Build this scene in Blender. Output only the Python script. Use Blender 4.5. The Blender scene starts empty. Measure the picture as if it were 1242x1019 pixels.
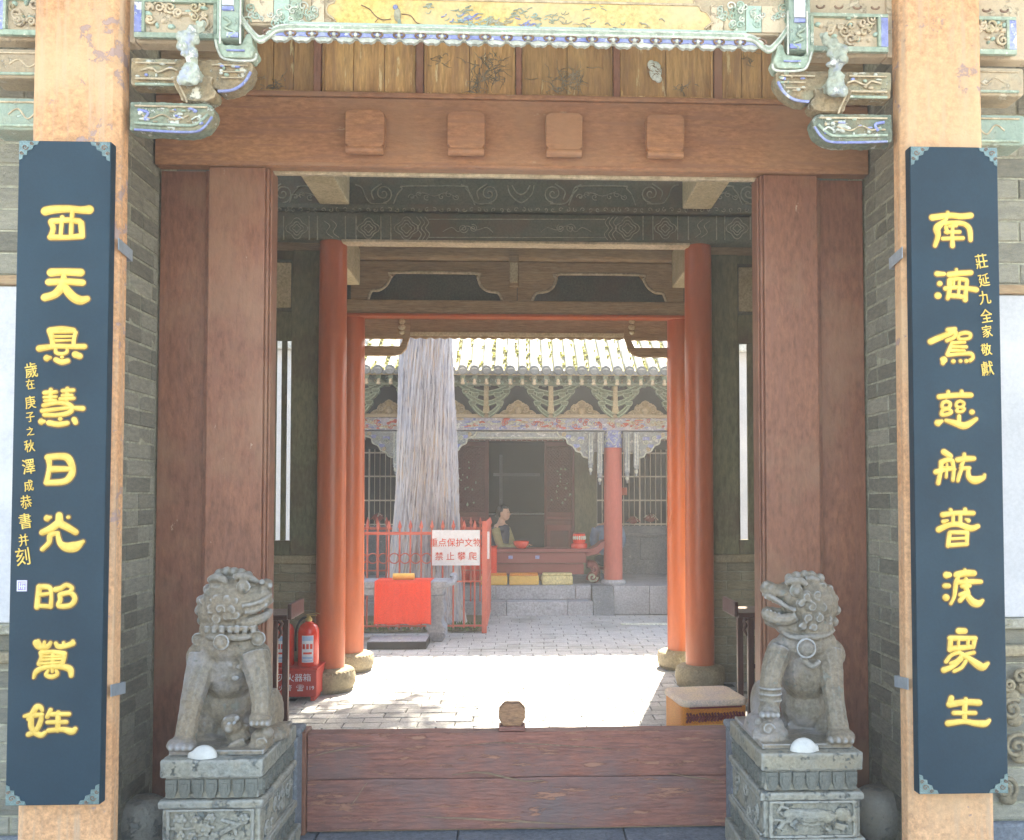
import bpy, bmesh, math, random
from math import radians, sin, cos, pi, sqrt
from mathutils import Vector, Matrix, Euler, noise
random.seed(7)
S = bpy.context.scene
COL = S.collection
# ------------------------------------------------------------------ camera, sky, sun, exposure
HAZE = .0065
EYE = 1.61
YAW, PITCH, F = radians(2.3), radians(2.0), 1100.0
cd = bpy.data.cameras.new('camera'); cam = bpy.data.objects.new('camera', cd); COL.objects.link(cam)
cam.location = (0, 0, EYE); cam.rotation_euler = (pi/2+PITCH, 0, -YAW)
cd.sensor_width = 36; cd.lens = 36*F/1242; cd.shift_x = (621-671)/1242; cd.shift_y = (562-509.5)/1242
cd.clip_end = 500; cd.clip_start = .05
S.camera = cam
SUN_EL, SUN_AZ = radians(50), radians(15)
w = bpy.data.worlds.new('World'); S.world = w; w.use_nodes = True
wn = w.node_tree.nodes; bg = wn['Background']
sky = wn.new('ShaderNodeTexSky'); sky.sky_type = 'NISHITA'; sky.sun_disc = False
sky.sun_elevation = SUN_EL; sky.sun_rotation = SUN_AZ
sky.dust_density = 2.0; sky.air_density = 1.0
w.node_tree.links.new(sky.outputs[0], bg.inputs[0]); bg.inputs[1].default_value = 0.15
sl = bpy.data.lights.new('sun', 'SUN'); sl.energy = 5.0; sl.angle = radians(.6); sl.color = (1, .93, .82)
so = bpy.data.objects.new('sun', sl); COL.objects.link(so)
so.rotation_euler = Vector((sin(SUN_AZ)*cos(SUN_EL), cos(SUN_AZ)*cos(SUN_EL), sin(SUN_EL))).to_track_quat('Z', 'Y').to_euler()
S.view_settings.view_transform = 'Standard'; S.view_settings.look = 'None'
S.view_settings.gamma = 1; S.view_settings.use_curve_mapping = False
S.view_settings.exposure = 2.85
S.view_settings.use_white_balance = True; S.view_settings.white_balance_temperature = 7300; S.view_settings.white_balance_tint = 6
S.cycles.volume_bounces = 1; S.cycles.volume_step_rate = 4; S.cycles.volume_max_steps = 64
S.render.engine = 'CYCLES'
S.cycles.max_bounces = 10; S.cycles.diffuse_bounces = 6

_R = (Matrix.Rotation(-YAW, 3, 'Z') @ Matrix.Rotation(pi/2+PITCH, 3, 'X'))
def P(px, py, Y):
    """the point of the plane y = Y that photograph pixel (px, py) shows"""
    d = _R @ Vector(((px-671)/F, -(py-562)/F, -1))
    return Vector((0, 0, EYE)) + d*(Y/d.y)
def X(px, Y, py=600): return P(px, py, Y).x
def Z(py, Y, px=627): return P(px, py, Y).z

# ------------------------------------------------------------------ mesh helpers
class MB:
    def __init__(s): s.v = []; s.f = []; s.m = []; s.s = []
    def add(s, vs, fs, mi=0, smooth=False, T=None):
        b = len(s.v)
        s.v += [tuple(T @ Vector(v)) if T else tuple(v) for v in vs]
        for f in fs: s.f.append([b+i for i in f]); s.m.append(mi); s.s.append(smooth)
        return s
    def box(s, x0, x1, y0, y1, z0, z1, mi=0, T=None):
        if x0 > x1: x0, x1 = x1, x0
        vs = [(x, y, z) for z in (z0, z1) for y in (y0, y1) for x in (x0, x1)]
        return s.add(vs, [(0,2,3,1),(4,5,7,6),(0,1,5,4),(2,6,7,3),(0,4,6,2),(1,3,7,5)], mi, False, T)
    def prism(s, poly, y0, y1, mi=0, T=None):      # poly in (x, z)
        n = len(poly)
        vs = [(x, y0, z) for x, z in poly] + [(x, y1, z) for x, z in poly]
        fs = [list(range(n)), list(range(2*n-1, n-1, -1))] + [(i, (i+1) % n, n+(i+1) % n, n+i) for i in range(n)]
        return s.add(vs, fs, mi, False, T)
    def tube(s, pts, r, n=6, mi=0, flat=1.0, T=None, caps=True):
        pts = [Vector(p) for p in pts]; k = len(pts)
        rr = r if isinstance(r, (list, tuple)) else [r]*k
        vs = []; up = Vector((0, 1, 0))
        for i, p in enumerate(pts):
            t = (pts[min(i+1, k-1)]-pts[max(i-1, 0)])
            t = t.normalized() if t.length > 1e-9 else Vector((0, 0, 1))
            u = up if abs(t.dot(up)) < .95 else Vector((1, 0, 0))
            a = t.cross(u).normalized(); b = a.cross(t).normalized()
            for j in range(n):
                an = 2*pi*j/n; vs.append(p + a*(rr[i]*cos(an)) + b*(rr[i]*flat*sin(an)))
        fs = [(i*n+j, i*n+(j+1) % n, (i+1)*n+(j+1) % n, (i+1)*n+j) for i in range(k-1) for j in range(n)]
        s.add(vs, fs, mi, True, T)
        if caps:
            s.add([vs[j] for j in range(n)], [list(range(n))], mi, False, T)
            s.add([vs[(k-1)*n+j] for j in range(n)], [list(range(n))], mi, False, T)
        return s
    def lathe(s, prof, n=24, c=(0, 0, 0), mi=0, T=None, smooth=True):   # prof (r, z)
        vs = []; k = len(prof)
        for r, z in prof:
            for j in range(n): an = 2*pi*j/n; vs.append((c[0]+r*cos(an), c[1]+r*sin(an), c[2]+z))
        fs = [(i*n+j, i*n+(j+1) % n, (i+1)*n+(j+1) % n, (i+1)*n+j) for i in range(k-1) for j in range(n)]
        s.add(vs, fs, mi, smooth, T)
        s.add(vs[:n], [list(range(n))], mi, False, T); s.add(vs[-n:], [list(range(n))], mi, False, T)
        return s
    def ball(s, c, r, mi=0, u=10, v=7, T=None):
        if not isinstance(r, (tuple, list)): r = (r, r, r)
        M = T if T else Matrix()
        vs = [(c[0], c[1], c[2]-r[2])]
        for i in range(1, v):
            ph = -pi/2+pi*i/v
            for j in range(u):
                th = 2*pi*j/u; vs.append((c[0]+r[0]*cos(ph)*cos(th), c[1]+r[1]*cos(ph)*sin(th), c[2]+r[2]*sin(ph)))
        vs.append((c[0], c[1], c[2]+r[2])); e = len(vs)-1
        fs = [(0, 1+(j+1) % u, 1+j) for j in range(u)]
        for i in range(v-2):
            fs += [(1+i*u+j, 1+i*u+(j+1) % u, 1+(i+1)*u+(j+1) % u, 1+(i+1)*u+j) for j in range(u)]
        fs += [(e, 1+(v-2)*u+j, 1+(v-2)*u+(j+1) % u) for j in range(u)]
        return s.add(vs, fs, mi, True, M)
    def build(s, name, mats, parent=None, bevel=0, seg=2, loc=None, recalc=True, smoothall=False):
        me = bpy.data.meshes.new(name); me.from_pydata(s.v, [], s.f); me.update()
        if recalc:
            bm = bmesh.new(); bm.from_mesh(me); bmesh.ops.recalc_face_normals(bm, faces=bm.faces); bm.to_mesh(me); bm.free()
        for m in (mats if isinstance(mats, (list, tuple)) else [mats]): me.materials.append(m)
        me.polygons.foreach_set('material_index', s.m); me.polygons.foreach_set('use_smooth', [smoothall or q for q in s.s]); me.update()
        return place(name, me, parent, loc, 0, bevel, seg)
def place(name, me, parent=None, loc=None, rz=0, bevel=0, seg=2, scale=None):
    o = bpy.data.objects.new(name, me); COL.objects.link(o)
    if loc is not None: o.location = loc
    if rz: o.rotation_euler.z = rz
    if scale: o.scale = scale
    if parent: o.parent = parent
    if bevel:
        b = o.modifiers.new('bevel', 'BEVEL'); b.width = bevel; b.segments = seg; b.limit_method = 'ANGLE'; b.angle_limit = radians(40)
        b.harden_normals = False
    return o
def empty(name, loc=(0, 0, 0), rz=0):
    o = bpy.data.objects.new(name, None); COL.objects.link(o); o.location = loc; o.rotation_euler.z = rz; o.empty_display_size = .1
    return o
def tag(o, label=None, cat=None, group=None, kind=None):
    if label: o['label'] = label
    if cat: o['category'] = cat
    if group: o['group'] = group
    if kind: o['kind'] = kind
    return o
def thing(name, label, cat, group=None, loc=(0, 0, 0), rz=0): return tag(empty(name, loc, rz), label, cat, group)
def copy_tree(o, parent=None):
    c = o.copy(); COL.objects.link(c)
    if parent: c.parent = parent
    for ch in list(o.children): copy_tree(ch, c)
    return c
def smooth_path(pts, n=5):
    """Catmull-Rom through tuples of any length"""
    out = []; k = len(pts)
    if k < 3: 
        return [tuple(a+(b-a)*i/n for a, b in zip(pts[0], pts[1])) for i in range(n+1)]
    for i in range(k-1):
        p0, p1, p2, p3 = pts[max(i-1, 0)], pts[i], pts[i+1], pts[min(i+2, k-1)]
        for j in range(n):
            t = j/n
            out.append(tuple(.5*((2*b)+(-a+c)*t+(2*a-5*b+4*c-d)*t*t+(-a+3*b-3*c+d)*t**3) for a, b, c, d in zip(p0, p1, p2, p3)))
    out.append(tuple(pts[-1])); return out
def spiral(cx, cz, r, turns, y, a0=0, sgn=1, n=22, r0=.12):
    return [(cx+r*(1-(1-r0)*i/n)*cos(a0+sgn*turns*2*pi*i/n), y, cz+r*(1-(1-r0)*i/n)*sin(a0+sgn*turns*2*pi*i/n)) for i in range(n+1)]

# ------------------------------------------------------------------ materials
def mat(name, c1, c2=None, scale=6, stretch=(1, 1, 1), rough=.75, bump=.25, fine=40, chips=None, chip_t=.62, chip_scale=9,
        metal=0, var=.12, spec=.35, edge=None, stains=None, coat=0, waves=None, stains2=None):
    m = bpy.data.materials.new(name); m.use_nodes = True; nt = m.node_tree; N = nt.nodes; L = nt.links
    b = N['Principled BSDF']
    def mk(t, **k):
        n = N.new(t)
        for q, v in k.items(): setattr(n, q, v)
        return n
    tc = mk('ShaderNodeTexCoord'); oi = mk('ShaderNodeObjectInfo')
    mul = mk('ShaderNodeVectorMath', operation='SCALE'); L.new(oi.outputs['Random'], mul.inputs['Scale']); mul.inputs[0].default_value = (37, 51, 23)
    ad = mk('ShaderNodeVectorMath', operation='ADD'); L.new(tc.outputs['Object'], ad.inputs[0]); L.new(mul.outputs[0], ad.inputs[1])
    mp = mk('ShaderNodeMapping'); mp.inputs['Scale'].default_value = stretch; L.new(ad.outputs[0], mp.inputs[0])
    def noi(sc, det=6, ro=.6, vec=mp):
        n = mk('ShaderNodeTexNoise'); n.inputs['Scale'].default_value = sc; n.inputs['Detail'].default_value = det; n.inputs['Roughness'].default_value = ro
        L.new(vec.outputs[0], n.inputs['Vector']); return n
    def ramp(src, a, bb):
        r = mk('ShaderNodeMapRange'); r.inputs['From Min'].default_value = a; r.inputs['From Max'].default_value = bb; L.new(src, r.inputs['Value']); return r.outputs[0]
    def mix(f, a, c, mode='MIX'):
        x = mk('ShaderNodeMix', data_type='RGBA', blend_type=mode)
        if hasattr(f, 'links'): L.new(f, x.inputs[0])
        else: x.inputs[0].default_value = f
        for s, val in ((x.inputs[6], a), (x.inputs[7], c)):
            if hasattr(val, 'links'): L.new(val, s)
            else: s.default_value = (*val, 1)
        return x.outputs[2]
    c2 = c2 or tuple(q*.7 for q in c1)
    n1 = noi(scale); col = mix(ramp(n1.outputs[0], .35, .65), c1, c2)
    n2 = noi(fine, 4, .7)
    col = mix(.75 if bump >= .2 else .22, col, mix(ramp(n2.outputs[0], .33, .67), (.62, .61, .60), (1.32, 1.32, 1.32)), 'MULTIPLY')
    height = n2.outputs[0]
    if waves:
        wv = mk('ShaderNodeTexNoise'); wv.inputs['Scale'].default_value = waves[0]; wv.inputs['Detail'].default_value = 5; wv.inputs['Roughness'].default_value = .65
        mp2 = mk('ShaderNodeMapping'); mp2.inputs['Scale'].default_value = waves[1]; L.new(ad.outputs[0], mp2.inputs[0]); L.new(mp2.outputs[0], wv.inputs['Vector'])
        col = mix(ramp(wv.outputs[0], .5, .66), col, waves[2])
    if stains:
        n4 = noi(stains[1], 5, .6, ad); col = mix(ramp(n4.outputs[0], .5, .72), col, stains[0])
    if chips:
        n3 = noi(chip_scale, 8, .72); f = ramp(n3.outputs[0], chip_t, chip_t+.025); col = mix(f, col, chips)
        sub = mk('ShaderNodeMath', operation='SUBTRACT'); L.new(height, sub.inputs[0]); L.new(f, sub.inputs[1]); height = sub.outputs[0]
    if edge:
        g = mk('ShaderNodeNewGeometry'); col = mix(ramp(g.outputs['Pointiness'], edge[1], edge[2]), col, edge[0])
    if var:
        h = mk('ShaderNodeHueSaturation'); mr = mk('ShaderNodeMapRange'); mr.inputs['To Min'].default_value = 1-var; mr.inputs['To Max'].default_value = 1+var
        wn_ = mk('ShaderNodeTexWhiteNoise', noise_dimensions='1D'); L.new(oi.outputs['Random'], wn_.inputs['W'])
        L.new(wn_.outputs[0], mr.inputs['Value']); L.new(mr.outputs[0], h.inputs['Value']); L.new(col, h.inputs['Color']); col = h.outputs[0]
    L.new(col, b.inputs['Base Color'])
    b.inputs['Roughness'].default_value = rough; b.inputs['Metallic'].default_value = metal
    b.inputs['Specular IOR Level'].default_value = spec; b.inputs['Coat Weight'].default_value = coat
    rr = mk('ShaderNodeMapRange'); rr.inputs['To Min'].default_value = max(rough-.12, .05); rr.inputs['To Max'].default_value = min(rough+.12, 1)
    L.new(n1.outputs[0], rr.inputs['Value']); L.new(rr.outputs[0], b.inputs['Roughness'])
    if bump:
        bp = mk('ShaderNodeBump'); bp.inputs['Strength'].default_value = bump; bp.inputs['Distance'].default_value = .01
        L.new(height, bp.inputs['Height']); L.new(bp.outputs[0], b.inputs['Normal'])
    return m
M = {}
M['orange'] = mat('ochre_limewash', (.64,.36,.19), (.58,.30,.145), 2.2, bump=.5, fine=55, chips=(.40,.27,.23), chip_t=.585, chip_scale=4.5, stains=((.66,.42,.24), 1.3), waves=(7, (5,5,.35), (.50,.33,.21)))
M['navy'] = mat('navy_lacquer', (.012,.036,.055), (.009,.027,.042), 3, rough=.5, bump=.08, fine=90, var=.04, spec=.25)
M['gold'] = mat('gold_leaf', (.76,.53,.12), (.64,.41,.08), 20, rough=.5, bump=.1, fine=120, var=.03, metal=.1)
M['goldedge'] = mat('gold_outline_paint', (.16,.085,.035), None, 20, rough=.6, bump=.1, var=0)  # brown outline painted round the gilded strokes
M['corner'] = mat('engraved_pewter', (.20,.27,.26), (.13,.19,.19), 30, rough=.45, metal=.6, bump=.3, fine=200)
M['strap'] = mat('galvanised_strap', (.42,.46,.50), (.34,.38,.43), 12, rough=.4, metal=.5, bump=.1)
M['brick'] = mat('grey_green_brick', (.37,.34,.265), (.26,.25,.205), 5, bump=.7, fine=60, chips=(.34,.32,.23), chip_t=.56, chip_scale=14, var=.3)
M['brickpale'] = mat('pale_brick', (.33,.29,.20), (.25,.22,.15), 5, bump=.6, fine=60, chips=(.42,.38,.28), chip_t=.62, chip_scale=14, var=.15)
M['mortar'] = mat('lime_mortar', (.40,.38,.28), (.28,.27,.20), 12, bump=.6, var=0)
M['plaster'] = mat('white_plaster', (.52,.515,.53), (.45,.45,.46), 2, bump=.12, fine=60, stains=((.62,.60,.56), 1.1))
M['redold'] = mat('old_red_paint', (.27,.112,.064), (.205,.088,.055), 3, (1,1,.35), rough=.5, bump=.35, fine=45, chips=(.50,.36,.26), chip_t=.67, chip_scale=11, stains=((.30,.165,.10), 1.6), stains2=None, waves=(11, (5,5,.25), (.245,.105,.066)), var=.06)
M['lintel'] = mat('faded_lintel_paint', (.40,.195,.095), (.35,.16,.085), 2.4, (.5,1,1.4), rough=.5, bump=.2, fine=40, stains=((.36,.20,.115), 1.2), chips=(.42,.26,.16), chip_t=.66, chip_scale=9, waves=(8, (.4,3,5), (.29,.14,.085)), var=.05)
M['thresh'] = mat('worn_threshold_wood', (.30,.112,.075), (.23,.105,.082), 4, (.35,1,2.2), rough=.55, bump=.6, fine=42, chips=(.36,.17,.11), chip_t=.575, chip_scale=13, stains=((.17,.11,.10), 2.2), waves=(9, (.5,2,9), (.17,.075,.06)))
M['split'] = mat('bare_split_wood', (.30,.20,.13), (.22,.14,.09), 12, (.4,1,3), bump=.5)
M['redcol'] = mat('vermilion_column', (.48,.115,.040), (.41,.10,.038), 2, (1,1,.3), rough=.33, bump=.07, fine=30, var=.04, spec=.5, stains=((.42,.12,.05), 1.5))
M['redcol2'] = mat('far_red_column', (.52,.13,.10), (.46,.11,.08), 2, (1,1,.3), rough=.5, bump=.05, var=.04)
M['panel'] = mat('ochre_panel_wood', (.48,.28,.11), (.36,.19,.075), 5, (2.2,1,.28), rough=.65, bump=.4, fine=30, chips=(.60,.45,.24), chip_t=.60, chip_scale=8, waves=(10, (3,1,.35), (.30,.16,.075)), var=.2)
M['panelscene'] = mat('faded_painted_scene', (.16,.14,.10), (.28,.22,.14), 20, bump=.3)
M['rawwood'] = mat('rough_brown_timber', (.37,.25,.14), (.27,.175,.10), 4, (.3,1,2), rough=.8, bump=.7, fine=35, waves=(12, (.5,2,8), (.38,.28,.17)), var=.12)
M['palebeam'] = mat('pale_limewashed_beam', (.50,.42,.28), (.40,.33,.20), 5, bump=.5, fine=50)
M['paint_dark'] = mat('dark_beam_paint', (.155,.145,.105), (.115,.125,.095), 5, rough=.6, bump=.3, fine=60, stains=((.17,.11,.075), 2), var=.1)  # dark grey-green beam paint with brownish patches
M['paint_line'] = mat('faded_relief_line', (.46,.42,.31), (.32,.32,.24), 12, bump=.3)
M['creamline'] = mat('cream_edge_and_highlight', (.55,.45,.31), (.42,.33,.22), 8, bump=.3)  # cream edge paint, also used for painted-in highlights on beam edges
M['greenwood'] = mat('dark_green_wood', (.19,.175,.10), (.14,.14,.085), 3, (1,1,.3), bump=.3, stains=((.12,.075,.05), 2))
M['carv_green'] = mat('flaking_blue_green_paint', (.22,.245,.175), (.14,.17,.13), 9, bump=.8, fine=60, chips=(.52,.53,.46), chip_t=.575, chip_scale=14, stains=((.30,.22,.12), 7), edge=((.40,.52,.44), .52, .60))
M['carv_brown'] = mat('flaking_ochre_carving', (.31,.225,.125), (.20,.155,.095), 10, bump=.8, fine=60, chips=(.55,.51,.41), chip_t=.575, chip_scale=14, stains=((.25,.27,.19), 7), edge=((.62,.50,.36), .52, .60))
M['blue'] = mat('ultramarine_paint', (.19,.22,.50), (.32,.35,.55), 14, bump=.4, chips=(.66,.68,.66), chip_t=.58, chip_scale=18)
M['white'] = mat('chalky_white_paint', (.60,.60,.53), (.46,.48,.42), 14, bump=.3)
M['mint'] = mat('pale_mint_paint', (.27,.35,.27), (.38,.42,.33), 14, bump=.3, chips=(.70,.70,.60), chip_t=.6, chip_scale=20)
M['yellow'] = mat('painted_yellow_ground', (.66,.46,.15), (.60,.45,.22), 3, bump=.2, fine=60, stains=((.58,.46,.28), 2.5), chips=(.40,.29,.16), chip_t=.68, chip_scale=12)
M['ring'] = mat('brown_ring_paint', (.16,.10,.07), (.24,.15,.1), 20, bump=.2)
M['lion'] = mat('weathered_grey_green_stone', (.175,.152,.115), (.25,.195,.135), 4.5, rough=.6, bump=.6, fine=55, chips=(.19,.185,.15), chip_t=.60, chip_scale=12, stains=((.33,.31,.32), 3.2), edge=((.36,.36,.36), .51, .58), var=.06, spec=.4)
M['pedestal'] = mat('worn_pedestal_stone', (.245,.245,.215), (.31,.28,.21), 5, rough=.8, bump=1.0, fine=50, chips=(.18,.19,.175), chip_t=.57, chip_scale=14, stains=((.32,.27,.19), 4), edge=((.36,.35,.32), .51, .58), var=.05)
M['petal'] = mat('petal_stone', (.28,.28,.24), (.21,.215,.19), 6, bump=.8, fine=50, chips=(.28,.26,.20), chip_t=.57, chip_scale=14, var=.12)
M['knob'] = mat('knob_wood', (.36,.19,.095), (.26,.14,.08), 6, (1,1,3), bump=.5, fine=40)
M['drum'] = mat('column_base_stone', (.33,.27,.17), (.25,.21,.14), 6, bump=.6, fine=60, chips=(.4,.36,.27), chip_t=.62)
M['bluestone'] = mat('blue_grey_stone', (.20,.215,.235), (.15,.165,.19), 4, bump=.5, fine=50, chips=(.30,.31,.31), chip_t=.63, var=.12)
M['plinth'] = mat('hall_plinth_stone', (.40,.41,.45), (.32,.33,.37), 4, bump=.5, fine=40, var=.12)
M['paving'] = mat('worn_paving_brick', (.48,.48,.48), (.40,.40,.41), 5, rough=.7, bump=.5, fine=60, var=.14, stains=((.28,.28,.27), 2))
M['joint'] = mat('dusty_ground', (.12,.115,.105), (.09,.09,.085), 9, bump=.5, var=0)
M['ground'] = mat('courtyard_ground', (.30,.29,.28), (.25,.25,.24), 2, bump=.5, var=0)
M['tile'] = mat('grey_roof_tile', (.44,.44,.41), (.36,.37,.35), 8, bump=.4, var=.03)
M['cap'] = mat('shaded_end_tile', (.13,.14,.15), (.18,.18,.17), 12, bump=.3, var=.15)  # shade on the vertical end tiles is put into this darker grey
M['fan'] = mat('dougong_green', (.15,.21,.16), (.20,.22,.15), 9, bump=.4, var=.15, chips=(.45,.42,.32), chip_t=.6)
M['palerim'] = mat('pale_green_rim', (.40,.47,.36), (.32,.38,.30), 9, bump=.2)  # pale green outline paint on the brackets
M['arch'] = mat('architrave_blue_ground', (.30,.31,.44), (.42,.38,.40), 7, bump=.3, chips=(.62,.62,.62), chip_t=.58, chip_scale=10)
M['queti'] = mat('blue_grey_carving', (.27,.30,.33), (.36,.36,.36), 9, bump=.6, chips=(.60,.61,.60), chip_t=.57, chip_scale=12)
M['handp'] = mat('pale_chalky_carving', (.42,.45,.37), (.34,.36,.29), 9, bump=.6, chips=(.66,.66,.60), chip_t=.56, chip_scale=18, stains=((.30,.32,.50), 16))
M['altarstone'] = mat('pale_blue_altar_stone', (.30,.32,.37), (.22,.24,.29), 4, bump=.5)
M['tilegroove'] = mat('mossy_pan_tile', (.30,.29,.20), (.36,.33,.08), 5, bump=.5, var=.1)
M['sand'] = mat('pale_fascia', (.44,.34,.20), (.30,.23,.14), 8, bump=.2)
M['bark'] = mat('cypress_bark', (.44,.41,.43), (.35,.33,.37), 9, (4,4,.25), rough=.85, bump=1.0, fine=20, chips=(.23,.21,.23), chip_t=.57, chip_scale=13, waves=(6, (6,6,.35), (.46,.32,.21)), stains=((.27,.26,.31), 3), edge=((.56,.53,.53), .50, .58), var=0)
M['leaf'] = mat('cypress_foliage', (.05,.085,.03), (.035,.06,.025), 3, bump=0, var=.2)
M['ironred'] = mat('red_iron_paint', (.58,.13,.085), (.50,.10,.07), 8, rough=.4, bump=.1, var=.06)
M['cloth'] = mat('red_cloth', (.80,.055,.02), (.72,.045,.02), 5, rough=.85, bump=.2, fine=150, var=.03)
M['redtext'] = mat('red_print', (.72,.06,.03), None, 8, bump=0, var=0)
M['signwhite'] = mat('white_enamel', (.72,.73,.78), (.66,.67,.73), 5, rough=.4, bump=.04, var=0)
M['darkred'] = mat('dark_red_lacquer', (.16,.035,.028), (.12,.03,.025), 4, (1,1,.5), rough=.45, bump=.15)
M['maroon'] = mat('maroon_altar_paint', (.26,.065,.060), (.20,.05,.05), 5, (.4,1,1), rough=.5, bump=.15)
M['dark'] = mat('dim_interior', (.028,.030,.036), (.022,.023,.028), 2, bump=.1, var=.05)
M['bars'] = mat('cream_window_bars', (.58,.52,.44), (.5,.45,.38), 8, bump=.1, var=.05)
M['red_enamel'] = mat('extinguisher_enamel', (.72,.05,.025), (.66,.04,.02), 4, rough=.22, bump=.02, coat=.5, var=.02)
M['redbox'] = mat('red_box_paint', (.50,.05,.035), (.44,.045,.035), 5, rough=.5, bump=.1)
M['labelblue'] = mat('blue_label', (.30,.42,.62), (.38,.50,.68), 10, bump=0, var=0)
M['brass'] = mat('brass_valve', (.55,.42,.18), None, 10, rough=.35, metal=.8, bump=.05)
M['black'] = mat('black_rubber', (.02,.02,.02), None, 10, rough=.5, bump=.05)
M['tablewood'] = mat('dark_table_wood', (.085,.032,.024), (.06,.025,.02), 5, (1,1,.4), rough=.35, bump=.2, fine=40)
M['cushion'] = mat('orange_brocade', (.75,.28,.03), (.68,.22,.02), 6, rough=.6, bump=.4, fine=140, var=0)
M['cushtop_lit'] = mat('lit_cushion_top', (.86,.66,.46), (.74,.58,.50), 7, rough=.7, bump=.3, fine=100, var=0)  # brightness of the light on the cushion top is put into its colour
M['maroonp'] = mat('maroon_thread', (.22,.03,.03), None, 9, rough=.7, bump=.3)
M['yellowbox'] = mat('yellow_fabric', (.80,.50,.12), (.74,.45,.1), 6, rough=.8, bump=.15, var=.08)
M['shell'] = mat('white_porcelain', (.58,.56,.52), (.50,.49,.46), 6, rough=.35, bump=.05, var=.02)
M['skin'] = mat('skin', (.56,.33,.23), (.52,.30,.21), 6, rough=.55, bump=.05, var=0)
M['hair'] = mat('black_hair', (.02,.018,.016), None, 30, rough=.5, bump=.2, var=0)
M['vest'] = mat('dark_blue_cloth', (.03,.04,.075), None, 8, rough=.9, bump=.15, var=0)
M['sleeve'] = mat('olive_beige_cloth', (.36,.31,.16), None, 8, rough=.9, bump=.15, var=0)
M['shirt'] = mat('pale_blue_cloth', (.20,.28,.42), None, 8, rough=.9, bump=.15, var=0)
M['seal'] = mat('violet_seal_paint', (.42,.30,.62), None, 20, rough=.5, bump=.1, var=0)
M['plantg'] = mat('low_plant_green', (.13,.22,.05), (.07,.13,.03), 9, bump=.1, var=.3)
M['soil'] = mat('leafy_soil', (.12,.10,.06), (.16,.13,.06), 12, bump=.8, var=0)
# ------------------------------------------------------------------ ground and paving (structure)
def chamfer_mesh(name, L, D, H, c, m, jit=0.0, front_only=False):
    """a brick: x in +-L/2, y 0..D (front y=0), z +-H/2, chamfered front edges"""
    def j(): return random.uniform(-jit, jit)
    a, b = L/2, H/2
    vs = [(-a+c+j(), 0+j(), -b+c+j()), (a-c+j(), j(), -b+c+j()), (a-c+j(), j(), b-c+j()), (-a+c+j(), j(), b-c+j()),
          (-a, c, -b), (a, c, -b), (a, c, b), (-a, c, b), (-a, D, -b), (a, D, -b), (a, D, b), (-a, D, b)]
    fs = [(0,1,2,3), (0,4,5,1), (1,5,6,2), (2,6,7,3), (3,7,4,0), (4,8,9,5), (5,9,10,6), (6,10,11,7), (7,11,8,4), (8,11,10,9)]
    me = bpy.data.meshes.new(name); me.from_pydata(vs, [], fs); me.update(); me.materials.append(m); return me
def lay(name, L, W, H, c, m, jit):
    me = chamfer_mesh(name, L, H, W, c, m, jit)       # turn so the chamfered side looks up, top at z=0
    me.transform(Matrix.Rotation(-pi/2, 4, 'X')); me.update(); return me

g = MB(); g.add([(-24,-24,-.035),(24,-24,-.035),(24,30,-.035),(-24,30,-.035)], [(0,1,2,3)])
tag(g.build('ground', M['ground']), kind='structure')
pv = tag(empty('brick_paving'), kind='structure')
MB().box(-3.6, 3.6, 4.5, 12.25, -.033, -.010).build('bedding', M['joint'], pv)
LB, WB = .262, .138
pm = [lay('paving_brick', LB-.008, WB-.008, .03, .004, M['paving'], .0025) for _ in range(5)]
rows = [(5.98+WB*(i+.5)) for i in range(23)]
for i, y in enumerate(rows):
    off = (i % 2)*LB/2+random.uniform(-.03, .03)
    for k in range(13):
        x = -1.70+LB*k+off-LB/4
        place('paving_brick', random.choice(pm), pv, (x+random.uniform(-.003, .003), y+random.uniform(-.003, .003), random.uniform(-.003, .001)), random.choice((0, pi))+random.uniform(-.008, .008))
st = MB()
def brick_st(x, y, z, L=LB-.008, Wd=WB-.008, c=.004):
    a, b = L/2, Wd/2
    vs = [(x-a+c, y-b+c, z), (x+a-c, y-b+c, z), (x+a-c, y+b-c, z), (x-a+c, y+b-c, z), (x-a, y-b, z-c), (x+a, y-b, z-c), (x+a, y+b, z-c), (x-a, y+b, z-c),
          (x-a, y-b, z-.03), (x+a, y-b, z-.03), (x+a, y+b, z-.03), (x-a, y+b, z-.03)]
    st.add(vs, [(0,1,2,3), (0,4,5,1), (1,5,6,2), (2,6,7,3), (3,7,4,0), (4,8,9,5), (5,9,10,6), (6,10,11,7), (7,11,8,4)])
y = 4.56; i = 0
while y < 12.2:
    off = (i % 2)*LB/2+random.uniform(-.03, .03)
    near = any(abs(y-q) < WB*.5 for q in rows)
    for k in range(27):
        x = -3.5+LB*k+off
        if 5.98 < y < 5.98+WB*23 and -1.86 < x < 1.78: continue
        brick_st(x, y, random.uniform(-.004, 0))
    i += 1; y += WB
    if 5.9 < y < 6.05 and i < 12: y = rows[0]
tag(st.build('distant_bricks', M['paving'], pv, recalc=False), kind='stuff')
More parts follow.
